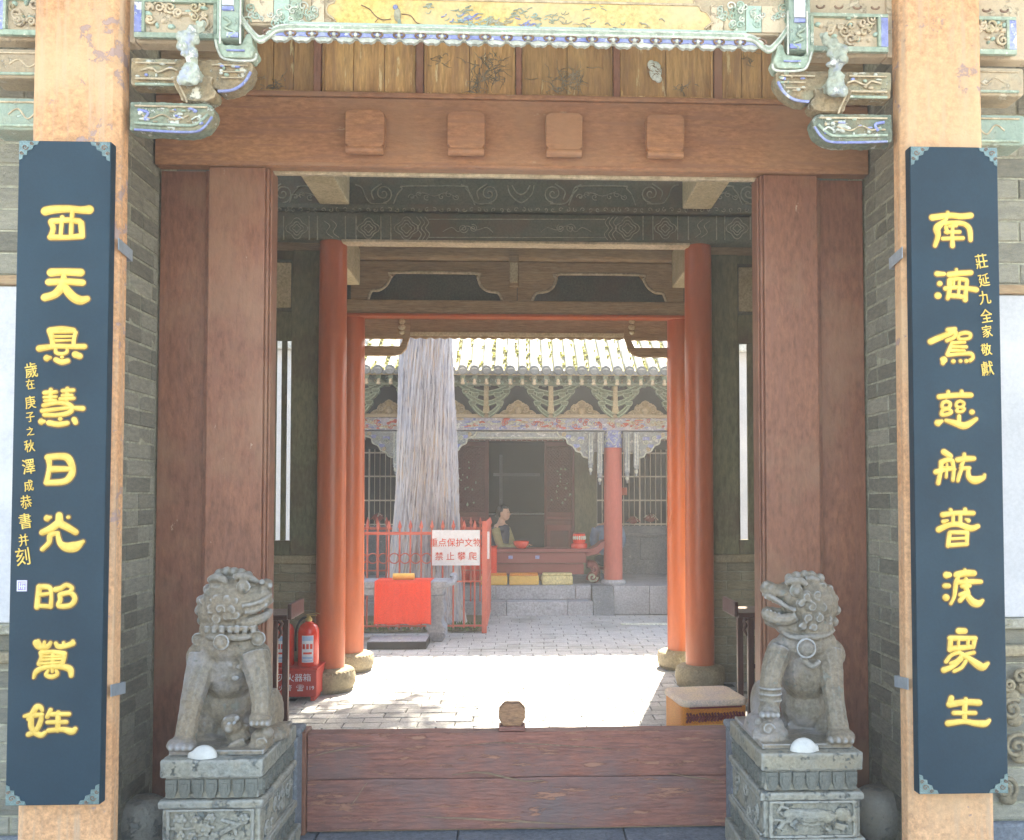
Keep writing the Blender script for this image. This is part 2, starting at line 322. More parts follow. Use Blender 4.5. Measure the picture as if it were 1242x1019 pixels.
# a pale kerb line let into the courtyard floor
MB().box(X(753, 11.3), X(812, 11.3)+.9, 11.27, 11.36, -.03, .012).build('kerb_strip', M['white'], pv, .004)
fs_ = tag(empty('forecourt_paving'), kind='structure')
MB().box(-3.6, 3.6, 1.5, 4.5, -.034, -.014).build('bedding', M['joint'], fs_)
for r, (y0, y1) in enumerate(((3.93, 4.5), (3.35, 3.93), (2.75, 3.35), (2.15, 2.75), (1.55, 2.15))):
    x = -3.5+(r % 2)*.3
    while x < 3.4:
        L = random.uniform(.62, .95)
        o = MB().box(-L/2+.004, L/2-.004, -(y1-y0)/2+.004, (y1-y0)/2-.004, -.03, 0).build('stone_slab', M['bluestone'], fs_, .006, loc=(x+L/2, (y0+y1)/2, random.uniform(-.003, 0)))
        x += L

# ------------------------------------------------------------------ gatehouse timber
gate = thing('gatehouse', 'old timber gatehouse with faded red door frame, painted beams and ochre front columns', 'gatehouse')
YF = 4.40
def xl(px, Y, py=600): return abs(X(px, Y, py))
zt = Z(888, YF)                                 # threshold top
x_in = xl(335, YF+.13, 450); x_j = xl(248, YF); x_p = xl(189, YF+.06)
z_lb = Z(213.5, YF+.07); z_lt = Z(123, YF); z_pt = Z(48, YF)
WALLX = x_p
for s in (-1, 1):
    side = 'left' if s < 0 else 'right'
    # door jamb with a stepped moulding on its inner edge
    b = MB().box(s*(x_in+.028), s*x_j, YF, YF+.14, 0, z_lb)
    b.box(s*(x_in+.012), s*(x_in+.028), YF+.012, YF+.135, 0, z_lb).box(s*x_in, s*(x_in+.012), YF+.026, YF+.13, 0, z_lb-.002)
    b.build('door_jamb', M['redold'], gate, .006)
    MB().box(s*(x_j+.001), s*WALLX, YF+.065, YF+.12, 0, z_lb-.001).build('side_panel', M['redold'], gate, .004)
    MB().box(s*(x_j+.012), s*(x_j+.03), YF+.05, YF+.064, 0, z_lb-.002).build('panel_bead', M['redold'], gate, .003)
lt = MB().box(-WALLX, WALLX, YF-.02, YF+.055, z_lb+.001, z_lt-.004).build('lintel', M['lintel'], gate, .006)
MB().box(-x_in-.05, x_in+.05, YF+.056, YF+.085, z_lb-.012, z_lb+.03).build('lintel_highlight', M['creamline'], gate, .005)  # pale strip: highlight on the lintel's lower back edge put into colour
MB().box(-x_j, x_j, YF-.028, YF-.0205, z_lb+.004, z_lb+.020).build('lintel_bead', M['lintel'], lt, .003)
MB().box(-WALLX, WALLX, YF-.03, YF+.12, z_lt-.0035, z_lt+.022).build('lintel_cap', M['lintel'], gate, .006)
for (a, b_) in ((415, 463), (541, 587), (662, 707), (786, 832)):
    x0, x1 = X(a, YF-.08), X(b_, YF-.08); z1, z0 = Z(136, YF-.08), Z(189, YF-.08)
    m = MB(); c = .018
    m.prism([(x0+c, z0+.03), (x1-c, z0+.03), (x1, z0+.05), (x1, z1-c), (x1-c, z1), (x0+c, z1), (x0, z1-c), (x0, z0+.05)], YF-.085, YF-.021)
    m.tube([(x0+.004, YF-.07, z0+.02), (x1-.004, YF-.07, z0+.02)], .021, 12)
    m.build('door_peg', M['lintel'], lt, .004)
# ochre panel row above the lintel
pr = MB().box(-WALLX, WALLX, YF+.04, YF+.10, z_lt+.023, z_pt+.25).build('panel_backboard', M['rawwood'], gate)
edges = [300, 375, 386, 501, 512, 624, 633, 744, 754, 868, 880, 955]
for k in range(6):
    x0, x1 = X(edges[2*k], YF), X(edges[2*k+1], YF)
    m = MB(); n = random.choice((2, 3)); 
    for q in range(n):
        a = x0+(x1-x0)*q/n; bq = x0+(x1-x0)*(q+1)/n-.003
        m.box(a, bq, YF+.018+random.uniform(0, .004), YF+.039, z_lt+.03, z_pt+.2)
    o = m.build('painted_panel', M['panel'], gate, .002)
    fr = MB()
    for (u0, u1, v0, v1) in ((x0, x1, z_lt+.030, z_lt+.040), (x0, x0+.010, z_lt+.04, z_pt+.2), (x1-.010, x1, z_lt+.04, z_pt+.2)): fr.box(u0, u1, YF+.004, YF+.0165, v0, v1)
    fr.build('panel_frame', M['panel'], o)
for k in range(5):
    x0, x1 = X(edges[2*k+1], YF)+.004, X(edges[2*k+2], YF)-.004
    MB().box(x0, x1, YF-.012, YF+.03, z_lt+.0225, z_pt+.2).build('panel_stile', M['redold'], gate, .003)
# faded trees and birds painted on the panels, worn into low relief
def sprig(cx, cz, r, y, n, mt, par, nm='painted_sprig'):
    m = MB()
    for i in range(n):
        a = random.uniform(0, 2*pi); L = r*random.uniform(.3, 1); x, z = cx+random.gauss(0, r*.5), cz+random.gauss(0, r*.35)
        pts = [(x, y, z)]
        for q in range(3): a += random.uniform(-.9, .9); pts.append((pts[-1][0]+L/3*cos(a), y, pts[-1][2]+L/3*sin(a)))
        m.tube(pts, [.0020, .0016, .0012, .0008], 4, flat=.5)
    return m.build(nm, mt, par)
for (px, py, r, n) in ((333, 104, .07, 26), (533, 72, .05, 14), (592, 88, .09, 60), (572, 110, .08, 26), (690, 97, .10, 50), (830, 108, .05, 16), (905, 70, .05, 12), (598, 72, .05, 20), (676, 108, .05, 18)):
    q = P(px, py, YF+.016); sprig(q.x, q.z, r, YF+.016, n, M['panelscene'], gate)
q = P(795, 86, YF+.01)
m = MB(); m.ball((q.x, YF+.012, q.z), (.032, .008, .05)); m.ball((q.x-.02, YF+.012, q.z+.03), (.02, .009, .025)); m.ball((q.x+.015, YF+.012, q.z-.04), (.018, .008, .02)); m.build('flaked_paint_patch', M['white'], gate)
sprig(q.x, q.z, .04, YF+.003, 14, M['rawwood'], gate)

# threshold: two thick planks, end stiles, a wooden knob
x0, x1 = X(375, YF), X(884, YF)
zm = Z(944, YF); th = empty('threshold'); th.parent = gate
def wav(x, a, s): return a*(noise.noise(Vector((x*2.3, s, 0)))+.5*noise.noise(Vector((x*7, s, 3))))
def plank(zb, ztp, sb, stp, ab, at, y0, y1):
    n = 60; m = MB(); xs = [x0+(x1-x0)*i/n for i in range(n+1)]
    vs = []
    for x in xs:
        b, t = zb+wav(x, ab, sb), ztp+wav(x, at, stp)
        vs += [(x, y0, b), (x, y0, t), (x, y1, t), (x, y1, b)]
    fs = []
    for i in range(n):
        for j in range(4): fs.append((i*4+j, i*4+(j+1) % 4, (i+1)*4+(j+1) % 4, (i+1)*4+j))
    fs += [(0,1,2,3), (n*4, n*4+3, n*4+2, n*4+1)]
    return m.add(vs, fs)
plank(zm+.001, zt-.002, 5, 9, .005, .006, YF+.01, YF+.10).build('plank', M['thresh'], th, .005)
plank(.012, zm-.001, 2, 5, .010, .005, YF+.008, YF+.10).build('plank', M['thresh'], th, .005)
MB().box(x0+.01, x1-.01, YF+.035, YF+.08, .0, zt-.03).build('core_board', M['split'], th)
def crack(pts, wd, y, par, mt):
    m = MB(); pts = [P(a, b, y) for a, b in pts]; up = []; dn = []
    for i, p in enumerate(pts):
        t = sin(pi*(i+.3)/(len(pts)-.4)); up.append((p.x, p.z+wd*t)); dn.append((p.x, p.z-wd*t*.6))
    m.prism(up+dn[::-1], y-.0015, y+.004); return m.build('split', mt, par)
crack([(377, 919), (392, 914), (412, 910), (430, 907), (452, 904)], .004, YF+.007, th, M['split'])
crack([(548, 940), (575, 937), (592, 938), (612, 943), (636, 948), (660, 947)], .0055, YF+.0025, th, M['split'])
crack([(510, 991), (560, 993), (620, 996), (650, 998), (700, 1000)], .006, YF+.003, th, M['split'])
crack([(810, 938), (840, 943), (872, 947)], .004, YF+.0025, th, M['split'])
crack([(540, 906), (600, 901), (660, 903), (720, 907), (745, 909)], .003, YF+.007, th, M['ring'])
crack([(425, 978), (433, 968), (441, 955), (446, 949)], .005, YF+.003, th, M['split'])
for (a, b_) in ((364, 375), (884, 894)):
    MB().box(X(a, YF)+.002, X(b_, YF)-.002, YF-.012, YF+.12, 0, zt+.01).build('end_stile', M['redold'], th, .005)
q0, q1 = P(605, 880, YF+.05), P(637, 852, YF+.05); c = .030
m = MB(); m.prism([(q0.x+c*.7, q0.z+.004), (q1.x-c*.7, q0.z+.004), (q1.x, q0.z+c+.01), (q1.x, q1.z-c), (q1.x-c*.9, q1.z), (q0.x+c*.9, q1.z), (q0.x, q1.z-c), (q0.x, q0.z+c+.01)], YF+.02, YF+.09)
m.build('wooden_knob', M['knob'], th, .006)
MB().box(q0.x+.0, q1.x-.0, YF+.01, YF+.1, zt+.0015, q0.z+.003).build('knob_base', M['thresh'], th, .003)

# unseen wall above lintel, added against light leaks, roof (mostly over the frame)
MB().box(-3.4, 3.4, YF+.13, YF+.2, z_lt+.1, 5.35).build('fill_board', M['rawwood'], gate)
rf = MB()
for (y0, z0, y1, z1) in ((2.45, 4.15, 6.1, 6.2), (6.1, 6.2, 9.1, 4.2)):
    rf.add([(-4.2, y0, z0), (4.2, y0, z0), (4.2, y1, z1), (-4.2, y1, z1), (-4.2, y0, z0+.22), (4.2, y0, z0+.22), (4.2, y1, z1+.22), (-4.2, y1, z1+.22)],
           [(0,1,2,3),(4,5,6,7),(0,1,5,4),(2,3,7,6),(1,2,6,5),(0,3,7,4)])
r_ = rf.build('roof', M['tile'], gate)
MB().box(-4.2, 4.2, 5.95, 6.25, 6.30, 6.62).build('ridge', M['tile'], r_, .03)
rt = MB()
for k in range(47):
    x = -4.1+k*.178
    for (y0, z0, y1, z1) in ((2.40, 4.38, 6.0, 6.4), (6.2, 6.4, 9.15, 4.4)): rt.tube([(x, y0, z0), (x, y1, z1)], .055, 8)
tag(rt.build('tile_rows', M['tile'], r_), kind='stuff')
for s in (-1, 1): MB().box(s*3.05, s*3.25, 4.45, 9.0, 0, 4.4).build('end_wall', M['brick'], gate)

# ------------------------------------------------------------------ beams behind the door frame
YB = 7.5
def beamX(Y): return 2.9
zb = lambda py, Y=YB: Z(py, Y)
MB().box(-2.95, 2.95, YB+.02, YB+.12, zb(251), zb(190)).build('carved_board', M['paint_dark'], gate)
MB().box(-2.95, 2.95, YB-.05, YB+.12, zb(258), zb(251)-.002).build('cornice', M['paint_dark'], gate, .01)
MB().box(-2.95, 2.95, YB-.01, YB+.14, zb(292.5), zb(259)).build('tie_beam', M['paint_dark'], gate, .02)
MB().box(-1.45, 1.45, YB-.018, YB+.13, zb(296), zb(293)).build('beam_edge', M['creamline'], gate, .004)  # cream strip carries the highlight along the beam's bottom edge
cv = MB(); y_ = YB+.018; sc = YB/F
def lineP(pts, y, r=.0065, mb=cv, mi=0): mb.tube([(*[P(a, b, y).x], y, P(a, b, y).z) for a, b in smooth_path(pts, 4)], r, 5, mi)
def sp(px, py, r, a0, sg, y, mb=cv, rr=.0065, turns=1.7): q = P(px, py, y); mb.tube(spiral(q.x, q.z, r*sc, turns, y, a0, sg), rr, 5)
for (px, sg) in ((343, 1), (465, 1), (593, 1), (671, -1), (789, -1), (908, -1)):
    sp(px, 235, 11.5, -pi/2, sg, y_)
    d = -sg
    lineP([(px-d*4, 247), (px+d*14, 247), (px+d*22, 238), (px+d*26, 228), (px+d*34, 224)], y_)
    lineP([(px+d*2, 223), (px+d*14, 232), (px+d*12, 242)], y_)
for (a, b_) in ((477, 576), (690, 771), (350, 420), (830, 900)):
    lineP([(a, 249), (a+5, 236), (a+11, 229), (a+14, 226), (b_-14, 226), (b_-11, 229), (b_-5, 236), (b_, 249)], y_)
    cxp = (a+b_)/2
    for t in range(-3, 4):
        if t: sp(cxp+t*9, 236+(t % 2)*3, 4.2, t, 1 if t > 0 else -1, y_, rr=.0045, turns=1.1)
    lineP([(cxp-28, 240), (cxp-14, 234), (cxp, 238), (cxp+14, 234), (cxp+28, 240)], y_, .004)
lineP([(616, 225), (619, 236), (632, 246), (645, 236), (648, 225)], y_); lineP([(621, 225), (626, 233), (632, 236), (638, 233), (643, 225)], y_)
for k in range(64):                                    # row of small scrolls under the board
    px = 338+k*9.0; sp(px, 254.5, 3.0, k, (-1)**k, YB-.053, rr=.0035, turns=.9)
for s in (-1, 1):
    f = lambda px: 627+s*(627-px)
    yb2 = YB-.012
    for v in (344, 375, 385, 419, 432, 462, 474): lineP([(f(v), 262), (f(v), 291)], yb2, .0055)
    for (cxp, rs) in ((447, (11, 7.5, 4)), (493, (12, 8.5, 5)), (360, (11, 7, 4))):
        for r0 in rs:
            pts = []
            for i in range(25):
                an = 2*pi*i/24; rr = r0*(1+.16*cos(4*an)); pts.append((f(cxp+rr*cos(an)*1.05), 277+rr*sin(an)))
            lineP(pts, yb2, .0045)
    for o_ in (0, 5, 10): lineP([(f(505+o_), 263), (f(510+o_), 270), (f(506+o_), 277), (f(511+o_), 284), (f(507+o_), 291)], yb2, .0045)
    lineP([(f(520), 266), (f(560), 266), (f(627), 266)], yb2, .0045); lineP([(f(520), 288), (f(560), 288), (f(627), 288)], yb2, .0045)
    lineP([(f(537), 281), (f(548), 276), (f(556), 281), (f(566), 274), (f(578), 279), (f(590), 276), (f(598), 282)], yb2, .004)
    sp(f(562), 277, 6, 0, s, yb2, rr=.004); sp(f(574), 277, 5, 2, s, yb2, rr=.004)
    lineP([(f(393), 268), (f(400), 274), (f(396), 282), (f(404), 288)], yb2, .004); lineP([(f(401), 266), (f(408), 273), (f(404), 282), (f(411), 288)], yb2, .004)
tag(cv.build('carved_scrollwork', M['paint_line'], gate), kind='stuff')
for s in (-1, 1):                                       # pale beams running back from the door
    xa, xb = xl(383, 7.4), xl(420, 7.4)
    MB().box(s*xa, s*xb, YF+.21, YB-.055, Z(249, 7.4), Z(249, 7.4)+.26).build('cross_beam', M['palebeam'], gate, .01)
    MB().box(s*1.62, s*1.44, YB+.16, 8.33, Z(347, 8.3), Z(347, 8.3)+.34).build('cross_beam', M['palebeam'], gate, .012)
# second beam with the two ogee openings
Y2 = 8.40
MB().box(-2.95, 2.95, Y2-.05, Y2+.14, Z(382, Y2), Z(366, Y2)).build('tie_beam', M['rawwood'], gate, .012)
MB().box(-1.62, 1.62, Y2-.06, Y2+.12, Z(386, Y2), Z(382.5, Y2)).build('beam_edge', M['redcol'], gate, .004)
MB().box(-2.95, 2.95, Y2-.07, Y2+.1, Z(318, Y2), Z(270, Y2)).build('purlin', M['rawwood'], gate, .04, 3)
MB().box(-2.9, 2.9, Y2+.10, Y2+.12, Z(368, Y2), Z(300, Y2)).build('back_board', M['paint_dark'], gate)
def ogee(s):
    f = lambda px: X(627+s*(627-px), Y2-.02)
    pts = [(445, 366), (449, 355), (458, 354), (467, 348), (473, 338), (478, 332.5), (575, 332.5), (579, 338), (583, 348), (592, 354), (604, 356), (609, 366)]
    return [(f(a), Z(b, Y2-.02)) for a, b in pts]
for s in (-1, 1):
    f = lambda px: X(627+s*(627-px), Y2-.02)
    op = ogee(s); m = MB()
    xi, xo = f(626.5), f(424); zt2 = Z(318.5, Y2-.02); zb_ = Z(366, Y2-.02)
    poly = [(xo, zb_)]+op+[(xi, zb_), (xi, zt2), (xo, zt2)]
    m.prism(poly, Y2-.03, Y2+.02); m.build('ogee_board', M['rawwood'], gate)
    e = MB(); sm = smooth_path(op, 3); e.tube([(x, Y2-.032, z) for x, z in sm], .014, 6, flat=.6); e.build('ogee_edge', M['creamline'], gate)
MB().box(X(617, Y2), X(629, Y2), Y2-.10, Y2-.031, Z(350, Y2), Z(312, Y2)).build('hanging_block', M['rawwood'], gate, .008)
tag(MB().box(X(617, Y2)+.01, X(629, Y2)-.01, Y2-.115, Y2-.101, Z(346, Y2), Z(322, Y2)).build('block_face', M['palebeam'], gate, .004))
# hanging valance between the rear columns
Y3 = 8.50
for_ = lambda px, s: X(627+s*(627-px), Y3)
for s in (-1, 1):
    f = lambda px: for_(px, s); z = lambda py: Z(py, Y3)
    m = MB(); m.box(f(441), f(488), Y3-.02, Y3+.03, z(412), z(386.5))
    m.prism([(f(488.2), z(386.5)), (f(497), z(386.5)), (f(497), z(408)), (f(494), z(416)), (f(492), z(424)), (f(486), z(430)), (f(478), z(432.5)), (f(441), z(432.5)), (f(441), z(421)), (f(484), z(421)), (f(488.2), z(412))], Y3-.02, Y3+.03)
    m.build('valance_bracket', M['rawwood'], gate, .004)
    m = MB(); 
    for (py, r) in ((390, 4.2), (397, 4.6), (403, 3.6)): q = P(627+s*(627-487.5), py, Y3-.03); m.ball((q.x, Y3-.03, q.z), (r*.0077, .022, r*.0065), u=12)
    m.build('carved_finial', M['palebeam'], gate)
n = 44; x0_, x1_ = for_(497, -1), for_(497, 1); poly = [(x0_, Z(387, Y3)), (x1_, Z(387, Y3))]
for i in range(n+1):
    t = 1-i/n; x = x0_+(x1_-x0_)*t; poly.append((x, Z(410.5, Y3)-(.010 if i % 2 else -.004)))
MB().prism(poly, Y3-.018, Y3+.028).build('valance_board', M['rawwood'], gate)
MB().box(x0_, x1_, Y3-.03, Y3-.019, Z(409, Y3), Z(404, Y3)).build('valance_bead', M['palebeam'], gate, .003)

# red round columns on stone drums
def rcol(px, pt, pb, Y, r, rb, s, hb):
    x = abs(X(px, Y))*s; zt_, zb_ = Z(pt, Y), Z(pb, Y)
    MB().lathe([(r*1.03, zb_), (r*1.04, zb_+.3), (r*1.02, 1.5), (r*.97, zt_)], 40, (x, Y, 0)).build('round_column', M['redcol'], gate)
    d = MB(); prof = [(rb*.86, 0), (rb*.96, .02)]
    for i in range(9):
        a = -pi/2*.8+(pi*.84)*i/8; prof.append((rb*(.83+.19*cos(a)), hb*.52+hb*.44*sin(a)))
    prof += [(r*1.12, hb-.004), (r*1.1, hb+.002)]
    d.lathe(prof, 48, (x, Y, 0)); 
    for k in range(34):
        an = 2*pi*k/34; d.ball((x+cos(an)*rb*.93, Y+sin(an)*rb*.93, hb*.84), (.012, .012, .010), u=6, v=4)
    d.build('column_drum', M['drum'], gate, smoothall=True)
for s in (-1, 1):
    rcol(402, 291, 808, 7.62, .116, .205, s, Z(807, 7.62))
    rcol(426, 383, 790, 8.48, .118, .215, s, Z(789, 8.48))

# wooden partitions and low brick walls either side of the passage
def brick_face(parent, p0, u, length, z0, z1, h, L, m, variants, depth=.05, half=True, joint=.007, name='brick'):
    """lay bricks on a vertical face; p0 (x,y) start, u unit direction along the face, outward normal to the right of u"""
    ang = math.atan2(u[1], u[0]); nrow = int(round((z1-z0)/h)); h = (z1-z0)/nrow; out = 0
    for r in range(nrow):
        z = z0+h*(r+.5); x = 0; k = 0; cuts = [0]
        if r % 2: cuts.append(L*.5)
        while cuts[-1] < length-.02: cuts.append(min(cuts[-1]+(L if not (half and (k+r) % 3 == 1) else L*.5), length)); k += 1
        for a, b in zip(cuts[:-1], cuts[1:]):
            if b-a < .03: continue
            me = random.choice(variants); c = (a+b)/2
            pr = random.uniform(-.006, -.001)
            o = place(name, me, parent, (p0[0]+u[0]*c+u[1]*(pr+.006), p0[1]+u[1]*c-u[0]*(pr+.006), z), ang+random.uniform(-.006, .006), scale=((b-a-joint)/1.0, 1, (h-joint)/1.0))
            out += 1
    return out
def unit_bricks(m, n=6, depth=.05):
    res = []
    for _ in range(n):
        me = chamfer_mesh('brick', 1, depth, 1, 0, m, 0)
        # irregular, chamfered arrises in unit space (scaled per brick)
        vs = [v.co for v in me.vertices]
        for i in range(4): vs[i].x *= random.uniform(.955, .985); vs[i].z *= random.uniform(.84, .93); vs[i].y = random.uniform(-.004, .002)
        for i in range(4, 8): vs[i].y = random.uniform(.004, .007)
        res.append(me)
    return res
BV = unit_bricks(M['brick']); BP = unit_bricks(M['brickpale'])
for s in (-1, 1):
    YP = 7.78; zc = Z(683, YP); nm = 'left' if s < 0 else 'right'
    lw = thing('low_brick_wall', 'low pale brick wall under the slatted partition behind the %s' % ('fire extinguishers' if s < 0 else 'orange kneeling cushion'), 'brick wall', 'low brick walls under the wooden partitions')
    xa, xb = 1.56, 3.0
    MB().box(s*xa, s*xb, YP+.014, YP+.3, 0, zc).build('wall_core', M['mortar'], lw)
    p0 = (s*xa if s > 0 else -xb, YP+.008)
    brick_face(lw, p0, (1, 0), xb-xa, 0, zc, .079, .25, None, BP, half=False)
    MB().box(s*xa, s*xb, YP-.03, YP+.33, zc+.001, Z(673, YP)).build('coping', M['drum'], lw, .008)
    # wooden partition with tall slits of daylight
    pa = empty('slatted_partition'); pa.parent = gate
    zs0, zs1 = Z(655, YP), Z(415, YP); z00 = Z(673, YP)+.001
    f = lambda px: abs(X(px, YP))
    post = MB().box(s*1.50, s*f(352.5), YP-.02, YP+.06, z00, zb(296)).build('broad_post', M['greenwood'], pa, .008)
    sl_ = [(f(352), f(351)), ]
    MB().box(s*f(352.4), s*3.0, YP, YP+.04, z00, zs0).build('bottom_rail', M['greenwood'], pa, .006)
    MB().box(s*f(352.4), s*3.0, YP, YP+.04, zs1, zb(296)).build('top_board', M['greenwood'], pa, .004)
    slats = [(352.2, 351.4), (345.9, 339.8), (333.5, 326), (319, 311), (304, 296), (289, 281)] if s < 0 else [(352.2, 350), (340, 310), (304, 285)]
    for a, b_ in slats:
        MB().box(s*f(a), s*f(b_), YP+.004, YP+.036, zs0+.001, zs1-.001).build('slat', M['greenwood'], pa, .004)
    # small framed board near the top
    a, b_ = f(351), f(322); z1, z0 = Z(322, YP), Z(376, YP)
    MB().box(s*a, s*b_, YP-.022, YP-.002, z0, z1).build('framed_board', M['palebeam'], pa, .02, 3)
    MB().box(s*(a-.03), s*(b_+.03), YP-.012, YP-.001, z0-.03, z1+.03).build('board_frame', M['paint_dark'], pa, .012)
def rough(o, vox, amt, size, it=1):
    r = o.modifiers.new('remesh', 'REMESH'); r.mode = 'VOXEL'; r.voxel_size = vox; r.use_smooth_shade = True
    if it: s_ = o.modifiers.new('smooth', 'SMOOTH'); s_.factor = .5; s_.iterations = it
    if amt:
        tx = bpy.data.textures.new('weathering', 'CLOUDS'); tx.noise_scale = size; tx.noise_depth = 3
        d = o.modifiers.new('weather', 'DISPLACE'); d.texture = tx; d.strength = amt; d.mid_level = .5; d.texture_coords = 'LOCAL'
    return o
# ------------------------------------------------------------------ brick walls beside the door
for s in (-1, 1):
    YW = 4.02; zt2 = 4.0
    nm = 'left' if s < 0 else 'right'
    wl = thing('brick_wall', 'weathered grey brick wall with white plaster panel on the %s of the gate, behind the couplet board %s' % (nm, 'with the violet seal' if s < 0 else 'without a seal'), 'brick wall', 'brick walls flanking the gate')
    xw = WALLX+.012
    MB().box(s*xw, s*3.05, YW+.010, YF+.3, 0, zt2).build('wall_core', M['mortar'], wl)
    H = .0765
    # return face, looking towards the doorway
    if s < 0: brick_face(wl, (-xw, YW+.0), (0, 1), .44, 0, zt2-.3, H, .26, None, BV)
    else: brick_face(wl, (xw, YW+.44), (0, -1), .44, 0, zt2-.3, H, .26, None, BV)
    zp0, zp1 = Z(752, YW), Z(353, YW)
    for (z0, z1) in ((.0, zp0-.05), (zp1+.05, zt2-.35)):
        if s < 0: brick_face(wl, (-xw-.95, YW+.008), (1, 0), .95, z0, z1, H if z0 == 0 else .095, .27, None, BV, half=False)
        else: brick_face(wl, (xw, YW+.008), (1, 0), .95, z0, z1, H if z0 == 0 else .095, .27, None, BV, half=False)
    MB().box(s*(xw+.03), s*3.04, YW-.004, YW+.011, zp0, zp1).build('plaster_panel', M['plaster'], wl, .004)
    MB().box(s*(xw+.005), s*3.05, YW-.022, YW+.011, zp1+.004, zp1+.046).build('panel_trim', M['rawwood'], wl, .006)
    MB().box(s*(xw+.005), s*3.05, YW-.03, YW+.011, zp0-.048, zp0-.002).build('ledge', M['brick'], wl, .008)
    MB().box(s*(xw+.005), s*3.05, YW-.045, YW+.0, zp0-.17, zp0-.12).build('ledge', M['drum'], wl, .014)
    MB().box(s*(xw+.005), s*3.05, YW-.05, YW+.0, 0, .16).build('base_course', M['bluestone'], wl, .014)
    if s > 0:
        m = MB()
        for (px, py, r) in ((1226, 860, .05), (1232, 905, .06), (1218, 955, .055), (1236, 820, .04), (1222, 830, .03)):
            q = P(px, py, YW-.02); m.tube(spiral(q.x, q.z, r, 1.6, YW-.03, px, 1), .011, 6); m.ball((q.x+.02, YW-.015, q.z-.05), (.04, .02, .03))
        m.build('carved_relief', M['drum'], wl)

# round stone drums at the foot of the side panels
for s in (-1, 1):
    Yd = 4.27; xc = xl(178, Yd)*s
    o = MB().lathe([(.075, 0), (.10, .015), (.118, .06), (.125, .115), (.118, .17), (.10, .205), (.07, .225), (.02, .23)], 40, (0, 0, 0)).build('stone_drum', M['drum'] if 0 else M['pedestal'], None, loc=(xc, Yd, 0), smoothall=True)
    tag(o, 'rounded stone drum on the ground between the %s lion pedestal and the brick wall' % ('left' if s < 0 else 'right'), 'stone drum', 'stone drums at the foot of the door panels')

# ------------------------------------------------------------------ ochre front columns
YC = 3.45
xo_, xi_ = xl(43, YC, 100), xl(161, YC+.12, 170)
for s in (-1, 1):
    c = .024; a, b_ = xi_, xo_+.02
    po = [(a+c, YC), (b_-c, YC), (b_, YC+c), (b_, YC+.11-c), (b_-c, YC+.11), (a+c, YC+.11), (a, YC+.11-c), (a, YC+c)]
    m = MB(); zs = [i*.1-.02 for i in range(41)]; vs = []
    for z in zs:
        t = -.006*(z-1.8)                          # slight taper and wobble
        for i, (x, y) in enumerate(po): 
            wv_ = .0035*noise.noise(Vector((x*3, i*.7+s, z*1.7)))
            cx_ = (a+b_)/2; vs.append((s*(cx_+(x-cx_)*(1+t)+wv_), y+wv_, z))
    n = 8; fs = [(k*n+i, k*n+(i+1) % n, (k+1)*n+(i+1) % n, (k+1)*n+i) for k in range(40) for i in range(n)]+[list(range(n)), list(range(40*n, 41*n))]
    m.add(vs, fs); m.build('front_column', M['orange'], gate, .006)

# ------------------------------------------------------------------ painted front beam, valance and brackets
YA = 3.50
zC = lambda py, Y=YA: Z(py, Y)
zA = lambda py, Y=YA: Z(py, Y, 330)
xA = lambda px, Y=YA: xl(px, Y)
MB().box(-xA(288), xA(288), YA, YA+.10, zC(37), zC(-60)).build('front_beam', M['carv_brown'], gate, .01)
MB().box(-3.0, -xi_+.02, YA+.03, YA+.1, zA(50), zA(-60)).build('front_beam', M['carv_brown'], gate, .01)
MB().box(xi_-.02, 3.0, YA+.03, YA+.1, zA(50), zA(-60)).build('front_beam', M['carv_brown'], gate, .01)
for s in (-1, 1): MB().box(s*xA(287), s*(xi_-.02), YA+.03, YA+.1, zA(50), zA(-60)).build('front_beam', M['carv_brown'], gate, .01)
# yellow cartouche with notched ends
cr = [(390, 12), (398, 8), (398, 3), (409, -2), (627, -2)]
def sym(pts, Y): 
    l = [(X(a, Y), Z(b, Y)) for a, b in pts]; return l
ypl = [(390, 16), (393, 10), (400, 8), (402, 3), (412, 0), (412, -14), (845, -14), (845, 0), (852, 3), (854, 8), (861, 10), (865, 16), (868, 22), (862, 27), (858, 30), (860, 34), (396, 34), (402, 30), (399, 27), (392, 22)]
MB().prism(sym(ypl, YA-.012), YA-.014, YA-.001).build('yellow_cartouche', M['yellow'], gate)
m = MB(); pts = sym(ypl, YA-.016); pts.append(pts[0]); m.tube([(x, YA-.016, z) for x, z in pts], .0045, 5); m.build('cartouche_border', M['creamline'], gate)
MB().box(xA(398)*-1, xA(398), YA-.02, YA-.0145, zC(5.5), zC(3)).build('cartouche_rule', M['creamline'], gate)
m = MB()
def pl(pts, r, mi=0, Y=YA-.018):
    m.tube([(P(a, b, Y).x, Y, P(a, b, Y).z) for a, b in smooth_path(pts, 4)], r, 5, mi, flat=.6)
pl([(438, 6), (448, 11), (455, 19), (464, 24), (474, 23)], .002); pl([(487, 17), (498, 19), (506, 28), (520, 31)], .002); pl([(455, 27), (459, 22)], .0015)
q = P(482, 18, YA-.018)
m.ball((q.x, YA-.018, q.z), (.014, .006, .028), 1); m.ball((q.x-.008, YA-.018, q.z+.03), (.010, .006, .010), 2); m.ball((q.x+.008, YA-.018, q.z-.03), (.007, .004, .018), 3)
random.seed(11)
